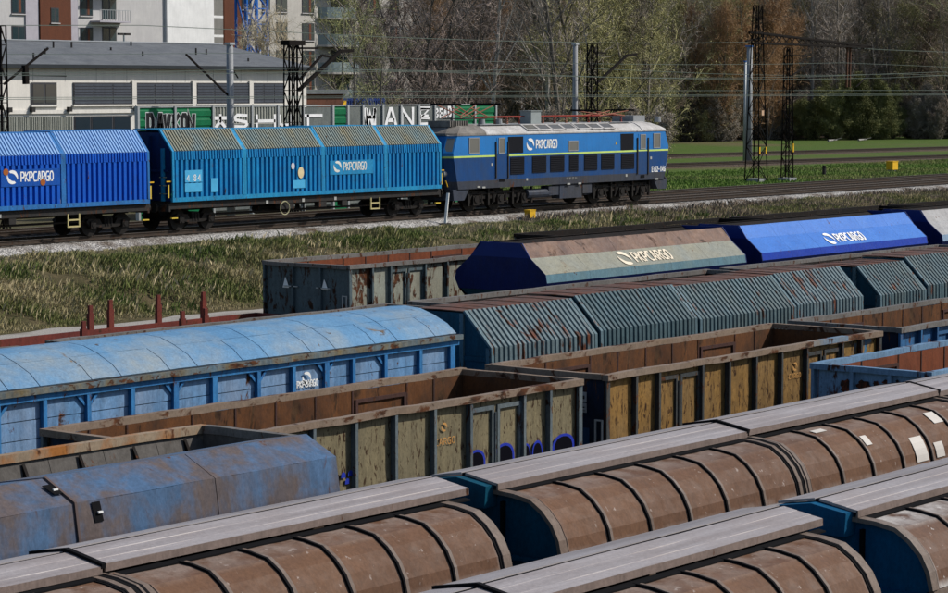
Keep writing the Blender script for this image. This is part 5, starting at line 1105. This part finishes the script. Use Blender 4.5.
# ---------------------------------------------------------------- noise barrier with graffiti
GREEN = paint('green_barrier_paint', (.008, .17, .07), (.006, .14, .055), rust=0, dark=.08, streak=.15, rough=.5); TRANSP = paint('dirty_acrylic_pane', (.13, .15, .15), (.19, .21, .20), rust=0, dark=.12, streak=.3, rough=.3); POSTG = flat('galvanised_post', (.33, .35, .36), .5, .4)
def barrier():
    Y0 = 88.; G = 2.2; r = thing('noise_barrier', 'noise barrier of green and clear panels covered in graffiti', 'barrier', (100, Y0, G)); X = lambda px: U(px, 110, Y0).x - 100; T = 5.65
    edges = [(137, 174, 'g'), (174, 212, 'g'), (212, 231, 'c'), (231, 251, 'c'), (251, 277, 'c'), (277, 302, 'c'), (302, 331, 't'), (332, 346, 'g'), (347, 362, 't'), (362, 382, 't'), (382, 400, 't'), (400, 418, 't'), (418, 434, 't'), (434, 452, 't'), (452, 474, 'g'), (474, 495, 'g')]
    for a, b, k in edges:
        xa, xb = X(a) + .04, X(b) - .04
        if k == 'g':
            m = MB(); n = 12; pr = []
            for j in range(n): z = j * T / n; pr += [(-.06, z), (-.06, z + T / n * .6), (-.02, z + T / n * .7), (-.02, z + T / n * .95)]
            m.sheet(pr[::-1], xa, xb, .03); m.build('green_panel', GREEN, r)
        else:
            bx('clear_panel', xa, xb, -.03, -.01, .3, T - (.9 if k == 'c' else .06), TRANSP, r)
            if k == 'c':
                m = MB(); n = int((xb - xa) / .2)
                for j in range(n): x = xa + (j + .15) * (xb - xa) / n; m.prismz([(x, -.01), (x + .03, -.06), (x + .10, -.06), (x + .13, -.01)], T - .86, T - .04)
                m.box(xa, xb, -.008, .01, T - .88, T - .02); m.build('corrugated_panel', CORR, r)
        bx('post', X(a) - .07, X(a) + .07, -.12, .1, 0, T + .05, POSTG, r); 
        bx('top_rail', xa, xb, -.07, .05, T - .02, T + .04, POSTG, r)
    bx('post', X(495) - .07, X(495) + .07, -.12, .1, 0, T + .05, POSTG, r)
    def g(txt, px, py, pw, ph, wd=.24, nm='graffiti', mat=None, y=-.066, sl=0):
        q = U(px, py, Y0 + y); a = U(px + pw, py, Y0 + y); b = U(px, py - ph, Y0 + y); H = b.z - q.z; m = MB(); word(m, txt, (q.x - 100, y, q.z - G), (1, 0, 0), (sl, 0, 1), H, (a.x - q.x) / H, 0, wd); m.build(nm, mat or WHITE, r)
    GW = flat('white_spray', (.72, .72, .72))
    for t, px, py, pw, ph, wd in (('*', 214, 127, 13, 12, .30), ('S', 235, 127, 12, 12, .26), ('H', 257, 127, 18, 12, .26), ('U', 280, 125, 10, 10, .3), ('T', 305, 127, 9, 12, .28)): g(t, px, py, pw, ph, wd, mat=GW)
    for t, px, py, pw, ph, wd in (('A', 386, 125, 10, 16, .24), ('N', 402, 125, 11, 17, .22), ('E', 420, 124, 10, 16, .2), ('Z', 421, 118, 8, 9, .3), ('B', 435, 117, 3, 8, .25), ('E', 440, 117, 2.6, 8, .25), ('A', 444, 117, 2.6, 8, .25), ('D', 448.5, 116, 2.6, 9, .25), ('W', 365, 125, 10, 16, .3), ('H', 367, 125, 8, 16, .22)): g(t, px, py, pw, ph, wd, mat=GW)
    GK = flat('black_spray', (.012, .012, .014))
    for i, t in enumerate('DAWKON'):
        px = (148, 158, 165, 174, 182, 189)[i]; g(t, px, 130, 5, 15, .42, mat=flat('grey_white_spray', (.5, .52, .52)), y=-.066); g(t, px, 130, 5, 15, .30, mat=GK, y=-.072)
barrier()
# low sheds behind the barrier
BRICK = paint('rust_red_shed_wall', (.15, .062, .04), (.11, .05, .035), rust=0, dark=.25, streak=.3, rough=.9)
q = U(305, 90, 112); q2 = U(333, 90, 112); r = thing('shed', 'low rust-red shed right of the cream warehouse', 'shed', ((q.x + q2.x) / 2, 112, 2.2)); hw = (q2.x - q.x) / 2 + 1
bx('wall', -hw, hw, 0, 5, 0, 6.2, BRICK, r); bx('roof', -hw - .2, hw + .2, -.3, 5.3, 6.2, 6.5, ROOFG, r); bx('window', -hw * .6, -hw * .1, -.04, .01, 4.2, 5.5, GLASS, r)
NAVC = paint('navy_container_paint', (.008, .03, .16), rust=.05, dark=.1, streak=.2)
q = U(332, 92, 116); q2 = U(386, 92, 116); cont = thing('shipping_container', 'dark blue container stack showing above the graffiti barrier', 'container', ((q.x + q2.x) / 2, 116, 2.2)); hw = (q2.x - q.x) / 2
for k in range(2):
    m = MB(); m.box(-hw, hw, .05, 2.4, .02 + k * 2.95, 2.9 + k * 2.95)
    n = 24
    for j in range(n): x = -hw + .1 + j * (2 * hw - .2) / n; m.prismz([(x, .05), (x + .04, .005), (x + .14, .005), (x + .18, .05)], .15 + k * 2.95, 2.75 + k * 2.95)
    m.build('container_body', NAVC, cont)
bx('yellow_sign', -hw + 1.2, -hw + 1.55, -.02, .003, 4.2, 5.7, YELLOW, cont)
# ---------------------------------------------------------------- apartment blocks
AW = paint('white_render', grit=.12, base=(.53, .52, .51), alt=(.47, .46, .46), rust=0, dark=.05, streak=.12, rough=.9); AW2 = paint('bright_white_render', grit=.12, base=(.78, .78, .77), rust=0, dark=.04, streak=.1, rough=.9); ALIL = paint('pale_lilac_render', grit=.12, base=(.42, .40, .44), rust=0, dark=.05, streak=.1); ABR = paint('brown_cladding', (.15, .055, .03), (.13, .05, .03), rust=0, dark=.1, streak=.2); ABG = paint('warm_white_render', grit=.12, base=(.50, .48, .44), rust=0, dark=.06, streak=.15)
AGL = NT('apartment_glass').done((.015, .035, .045, 1), .12, 0, .6); CURT = flat('orange_curtain', (.13, .05, .03)); BALG = NT('balcony_glass').done((.22, .28, .29, 1), .2, 0, .5)
G = 2.2
def apt(label, Y0, xa, xb, top):
    r = thing('apartment_building', label, 'building', ((xa + xb) / 2, Y0, G)); return r, (xa + xb) / 2
def win(r, xm, Y0, x0, x1, z0, z1, cur=False, y=0., mul=1):
    f = bx('window', x0 - xm, x1 - xm, y - .05, y - .003, z0 - G, z1 - G, WFR, r); n = 2
    for k in range(n):
        a = x0 + (x1 - x0) * k / n + .07; b = x0 + (x1 - x0) * (k + 1) / n - .07; bx('pane', a - xm, b - xm, y - .06, y - .052, z0 - G + .1, z1 - G - .1, AGL, f)
        if cur and k: bx('curtain', a - xm + .05, a - xm + (b - a) * .45, y - .066, y - .061, z0 - G + .12, z1 - G - .12, CURT, f)
    bx('window_sill', x0 - xm - .08, x1 - xm + .08, y - .16, y - .003, z0 - G - .1, z0 - G - .01, AW, f)
Y0 = 175; XA = lambda px: U(px, 20, Y0).x
r, xm = apt('white apartment block with brown cladding strip and small balconies, top left', Y0, 150, 181.2, 28)
bx('wall', 150 - xm, XA(165) - xm, 0, 14, 0, 26, AW, r); bx('white_wall', XA(165) - xm + .003, 181.2 - xm, -.3, 14, 0, 26, AW2, r); bx('brown_cladding', XA(38.5) - xm, XA(69.5) - xm, -.25, -.003, 0, 26.4, ABR, r)
for a, b in ((25, 38), (70, 77)): bx('lilac_strip', XA(a) - xm, XA(b) - xm, -.12, -.004, 0, 26.2, ALIL, r)
bx('roof', 149.7 - xm, 181.5 - xm, -.4, 14.4, 26.4, 26.8, ROOFG, r)
for k in range(-3, 4):
    dz = k * 2.98
    for a, b, c in ((11.5, 24.5, k == 1), (80, 92.5, True)): win(r, xm, Y0, XA(a), XA(b), 12.75 + dz, 14.6 + dz, c)
    win(r, xm, Y0, XA(49), XA(57), 12.0 + dz, 13.4 + dz, False, -.25)
    win(r, xm, Y0, XA(102), XA(116), 12.45 + dz, 14.7 + dz)
    b = bx('balcony', XA(90) - xm, XA(121) - xm, -1.4, -.01, 12.15 + dz - G, 12.3 + dz - G, ALIL, r); m = MB(); x0, x1 = XA(90) - xm, XA(121) - xm
    for j in range(13): x = x0 + .05 + (x1 - x0 - .1) * j / 12; m.box(x - .02, x + .02, -1.38, -1.34, 12.3 + dz - G, 13.3 + dz - G)
    m.box(x0, x1, -1.39, -1.33, 13.3 + dz - G, 13.35 + dz - G); m.build('railing', POSTG, b)
for k in range(8): bx('facade_joint', 181.6 - xm, 183.4 - xm, .5, .9, 4 + k * 1.95, 4.25 + k * 1.95, AW2, r)
bx('corner_column', 181.3 - xm, 181.55 - xm, .4, 1.2, 0, 25, AW2, r)
Y0 = 180; r, xm = apt('apartment block with curved balconies and brown corners behind the bare trees', Y0, 184.5, 228, 28)
x0, x1 = XA(223.5), XA(455); bx('wall', x0 - xm, x1 - xm, 0, 14, 0, 27, ABG, r); bx('brown_cladding', x0 - xm - .05, XA(246) - xm, -.2, -.003, 0, 27, ABR, r); bx('brown_cladding', XA(444) - xm, x1 - xm + .05, -.2, -.003, 0, 27, ABR, r); bx('roof', x0 - xm - .4, x1 - xm + .4, -.4, 14.4, 27, 27.4, ROOFG, r)
for k in range(-3, 4):
    dz = k * 3.0
    win(r, xm, Y0, XA(240.5), XA(250), 14.1 + dz, 16.1 + dz, False, -.2)
    for a, b in ((262, 270), (276, 287), (302, 314), (366, 379), (390, 399), (434, 444)): win(r, xm, Y0, XA(a), XA(b), 14.0 + dz, 15.9 + dz, a > 300)
    win(r, xm, Y0, XA(331), XA(349), 13.6 + dz, 16.0 + dz)
    xa, xb = XA(317) - xm, XA(357) - xm; z = 13.55 + dz - G; n = 10; pr = [(xa + (xb - xa) * i / n, -.15 - 1.5 * math.sin(math.pi * i / n) ** .6) for i in range(n + 1)]
    b = MB().prismz(pr + [(xb, -.01), (xa, -.01)], z - .2, z).build('balcony', ABG, r)
    m = MB(); 
    for i in range(n): (p, q), (s_, t_) = pr[i], pr[i + 1]; m.add([(p, q, z), (s_, t_, z), (s_, t_, z + 1.1), (p, q, z + 1.1)], [(0, 1, 2, 3)])
    m.build('balustrade', BALG, b)
# a farther pale block glimpsed through the wood
Y0 = 300; XF = lambda px: U(px, 20, Y0).x; r, xm = apt('pale apartment block glimpsed through the top of the wood', Y0, 300, 400, 30); xa, xb = XF(500), XF(720)
bx('wall', xa - xm, xb - xm, 0, 12, 0, 24, AW, r); bx('roof', xa - xm - .4, xb - xm + .4, -.4, 12.4, 24, 24.4, ROOFG, r)
for k in range(3):
    for j in range(14): x = xa + 2 + j * (xb - xa - 4) / 14; win(r, xm, Y0, x, x + 1.8, 12 + k * 3.2 + G, 13.9 + k * 3.2 + G)

# ---------------------------------------------------------------- masts, poles, wires
BLK = flat('rusty_black_mast', (.009, .007, .006), .9, 0, .1); CONC = paint('pale_concrete_pole', (.36, .37, .38), (.28, .29, .30), rust=0, dark=.1, streak=.3)
def lattice(r, x, y, z0, z1, w0, w1, n, t=.06, m=None, nm='lattice'):
    m = m or BLK
    def c(f): w_ = w0 + (w1 - w0) * f; return [(x + i * w_ / 2, y + j * w_ / 2, z0 + (z1 - z0) * f) for i, j in ((-1, -1), (1, -1), (1, 1), (-1, 1))]
    A, B = c(0), c(1)
    for i in range(4): MB().beam(A[i], B[i], t * 1.9).build('leg', m, r)
    b = MB()
    for k in range(n):
        p, q = c(k / n), c((k + 1) / n)
        for i in range(4): b.beam(p[i], q[(i + 1) % 4], t) if (k + i) % 2 else b.beam(p[(i + 1) % 4], q[i], t); b.beam(q[i], q[(i + 1) % 4], t)
    b.build('bracing', m, r)
def mast(label, px, py, top, Y0=None, P=None, w0=.5, w1=.35, group=None):
    p = P if P is not None else U(px, py, Y0); zb = gz(p.x, p.y); r = thing('catenary_mast', label, 'mast', (p.x, p.y, zb), group)
    Zd = (p - CAM).dot(FW); zt = CAM.z + (88 - top) * Zd / 2450
    lattice(r, 0, 0, 0, zt - zb, w0, w1, max(6, int((zt - zb) / (.8 if w0 < .9 else 1.15))), .038); bx('foundation', -.5, .5, -.5, .5, -.2, .18, CONC, r); return r, p, zb
def arm(r, p, zb, pts, wd=.09, nm='cantilever_arm'):
    Q = [U(a, b, p.y) - Vector((p.x, p.y, zb)) for a, b in pts]; m = MB()
    for a, b in zip(Q, Q[1:]): m.beam(a, b, wd)
    m.build(nm, BLK, r)
r, p, zb = mast('tall black lattice mast with a long boom standing on the meadow', 757, 181, 6, P=UZ(756, 181, 2.3), w0=1.15, w1=.45)
Q = [U(a, b, p.y) - Vector((p.x, p.y, zb)) for a, b in ((752, 40), (868, 47))]; m = MB(); n = 18
for dz, k0 in ((0, 0), (.75, 1)):
    for dy in (-.25, .25): m.beam(Q[0] + Vector((0, dy, dz - .2)), Q[1] + Vector((0, dy, (dz - .2) * .1)), .13)
for i in range(n):
    a = Q[0].lerp(Q[1], i / n); b = Q[0].lerp(Q[1], (i + 1) / n)
    for dy in (-.25, .25): m.beam(a + Vector((0, dy, -.2 if i % 2 else .5 * (1 - i / n))), b + Vector((0, dy, .5 * (1 - i / n) if i % 2 else -.2)), .05)
m.build('boom', BLK, r); t = MB(); 
q0, q1 = (U(a, b, p.y) - Vector((p.x, p.y, zb)) for a, b in ((849, 46), (848, 87))); RUSTM = paint('rusty_brown_steel', (.09, .04, .022), rust=.3, dark=.3)
for dx in (-.22, .22): MB().beam(q0 + Vector((dx, 0, 0)), q1 + Vector((dx, 0, 0)), .13).build('drop_post', RUSTM, r)
arm(r, p, zb, ((852, 55), (893, 57))); arm(r, p, zb, ((856, 87), (884, 60)), .07); arm(r, p, zb, ((746, 41), (760, 38)), .12)
for x in (-.5, .36): bx('yellow_band', x, x + .14, -.56, -.5, 1.9, 2.4, YELLOW, r)
bx('round_plate', -.3, .0, -.6, -.56, 4.6, 4.95, flat('pale_disc', (.45, .3, .2)), r)
r, p, zb = mast('shorter black lattice mast with angled bracket right of the tall one', 787, 180, 48, P=UZ(787, 180, 2.3), w0=.62, w1=.42)
arm(r, p, zb, ((790, 76), (821, 58), (829, 57))); arm(r, p, zb, ((787, 55), (830, 55.5)), .06); bx('yellow_band', .18, .32, -.36, -.3, 2.0, 2.6, YELLOW, r)
for (px, nm) in ((289.5, 'left'), (297.5, 'right')):
    r, p, zb = mast('%s column of the twin black lattice mast in front of the warehouse' % nm, px, 125, 42, 83.6, w0=.42, w1=.36, group='twin lattice mast'); bx('head', -.3, .3, -.3, .3, 8.75, 9.0, BLK, r)
    if nm == 'right': arm(r, p, zb, ((299, 90), (340, 51), (353, 50.5)), .16); arm(r, p, zb, ((300, 79), (322, 55), (331, 57)), .1); arm(r, p, zb, ((297, 48), (318, 48)), .1)
r, p, zb = mast('black lattice mast with raised bracket behind the locomotive', 592, 130, 44, 83.6, w0=.5, w1=.42); arm(r, p, zb, ((596, 84), (627, 55), (637, 54)), .13); arm(r, p, zb, ((594, 52), (606, 53)), .08)
r, p, zb = mast('black mast cut by the left edge', 2, 130, 26, 83.6, w0=.42, w1=.34); arm(r, p, zb, ((4, 84), (48, 48)), .09); arm(r, p, zb, ((25, 65), (26, 84)), .22); arm(r, p, zb, ((26, 75), (66, 76)), .05)
def pole(label, px, py, top, Y0=None, P=None, rr=.15, m=None):
    p = P if P is not None else U(px, py, Y0); zb = gz(p.x, p.y); Zd = (p - CAM).dot(FW); zt = CAM.z + (88 - top) * Zd / 2450
    r = thing('pole', label, 'pole', (p.x, p.y, zb)); MB().tube((0, 0, -.3), (0, 0, zt - zb), rr * 1.15, rr * .9, n=12).build('shaft', m or CONC, r, smooth=True); bx('cap', -rr, rr, -rr, rr, zt - zb, zt - zb + .12, flat('blue_cap', (.05, .15, .4)) if px > 700 else POSTG, r); return r, p, zb
r, p, zb = pole('grey concrete pole in front of the warehouse', 230.5, 130, 45, 85.5, rr=.19); arm(r, p, zb, ((186, 54), (228, 95)), .08); arm(r, p, zb, ((230, 64), (238, 78)), .05)
pole('pale grey pole behind the locomotive roof', 575, 130, 45, 85.5, rr=.16)
pole('white pole with blue cap left of the tall lattice mast', 749, 163, 47, P=UZ(748.5, 164, 2.3), rr=.27); pole('thin dark pole beside the blue-capped pole', 745, 163, 62, P=UZ(744.5, 163, 2.3), rr=.13, m=POSTG)
WIRE = flat('verdigris_wire', (.09, .115, .10), .6, 0)
for i, (y, z0, sag, lab) in enumerate(((75.6, 8.35, .0, 'contact wire above the train, lowest of the near pair'), (75.6, 9.75, .45, 'sagging carrier wire above the train'), (80.6, 8.4, .0, 'contact wire above the second track, lowest of its pair'), (80.6, 9.85, .45, 'sagging carrier wire above the second track'), (84.6, 10.6, .35, 'upper feeder wire along the lattice masts'), (108, 8.6, 0, 'contact wire above the distant tracks'), (108, 10.4, .5, 'carrier wire above the distant tracks'), (92, 12.1, .4, 'highest wire in front of the apartment blocks'))):
    m = MB(); xs = list(range(30, 430, 10)); f = lambda x: z0 - sag * (1 - ((x - 92) % 60 / 30 - 1) ** 2)
    for a, b in zip(xs, xs[1:]): m.tube((a, y, f(a)), (b, y, f(b)), .017 if y < 90 else .024, n=4, caps=False)
    tag(m.build('overhead_wire', WIRE), lab, 'wire')
# blue tower crane mast between the blocks
q = U(256.5, 30, 150); r = thing('crane_tower', 'blue lattice crane tower between the apartment blocks', 'crane', (q.x, q.y, 2.2)); CB = flat('crane_blue', (.02, .12, .42)); lattice(r, 0, 0, 0, 30, 1.35, 1.35, 22, .1, CB)
q = U(246.5, 30, 150); r = thing('hoist_tower', 'blue open hoist frame left of the lattice crane tower', 'hoist', (q.x, q.y, 2.2)); lattice(r, 0, 0, 0, 30, 1.3, 1.3, 8, .09, CB)
q = U(124, 40, 125); r = thing('street_lamp', 'double-headed street lamp above the warehouse roof', 'street lamp', (q.x, q.y, 2.2)); MB().tube((0, 0, 0), (0, 0, U(124, 35, 125).z - 2.2), .07, n=8).build('shaft', POSTG, r)
for s in (-1, 1): bx('lamp_head', *sorted((s * .1, s * .55)), -.1, .1, U(124, 35, 125).z - 2.2, U(124, 35, 125).z - 2.05, STEEL, r)
# small things beside the track
q = U(445, 217, 72.9); r = thing('marker_post', 'leaning white marker post between wagon and locomotive', 'post', (q.x, q.y, gz(q.x, q.y))); t = U(448, 193, 72.9)
MB().beam((0, 0, 0), (t.x - q.x, 0, t.z - gz(q.x, q.y)), .14, .05).build('board', WHITE, r); MB().box(-.3, .3, -.14, .14, -.1, .13).build('foot', STEEL, r)
for px, py, pp, l in ((530, 216, U(530, 216, 72.7), 'small yellow box on the ballast in front of the locomotive'), (892, 171, UZ(892, 171, 2.3), 'small yellow box on the meadow at right')):
    s = .24 if px < 600 else .42; z = gz(pp.x, pp.y); r = thing('trackside_box', l, 'box', (pp.x, pp.y, z)); bx('case', -s, s, -s * .7, s * .7, .12, .12 + s * 1.5, YELLOW, r); bx('lid', -s * 1.08, s * 1.08, -s * .78, s * .78, .12 + s * 1.5, .16 + s * 1.5, YELLOW, r); bx('base', -s * .8, s * .8, -s * .5, s * .5, -.1, .12, CONC, r)
q = UZ(824, 175, 2.3); r = thing('stub_post', 'short black stub post on the meadow', 'post', (q.x, q.y, gz(q.x, q.y))); MB().tube((0, 0, -.1), (0, 0, .6), .16, .14, n=8).build('shaft', STEEL, r); MB().tube((0, 0, .6), (0, 0, .72), .19, .1, n=8).build('top', BLACK, r)
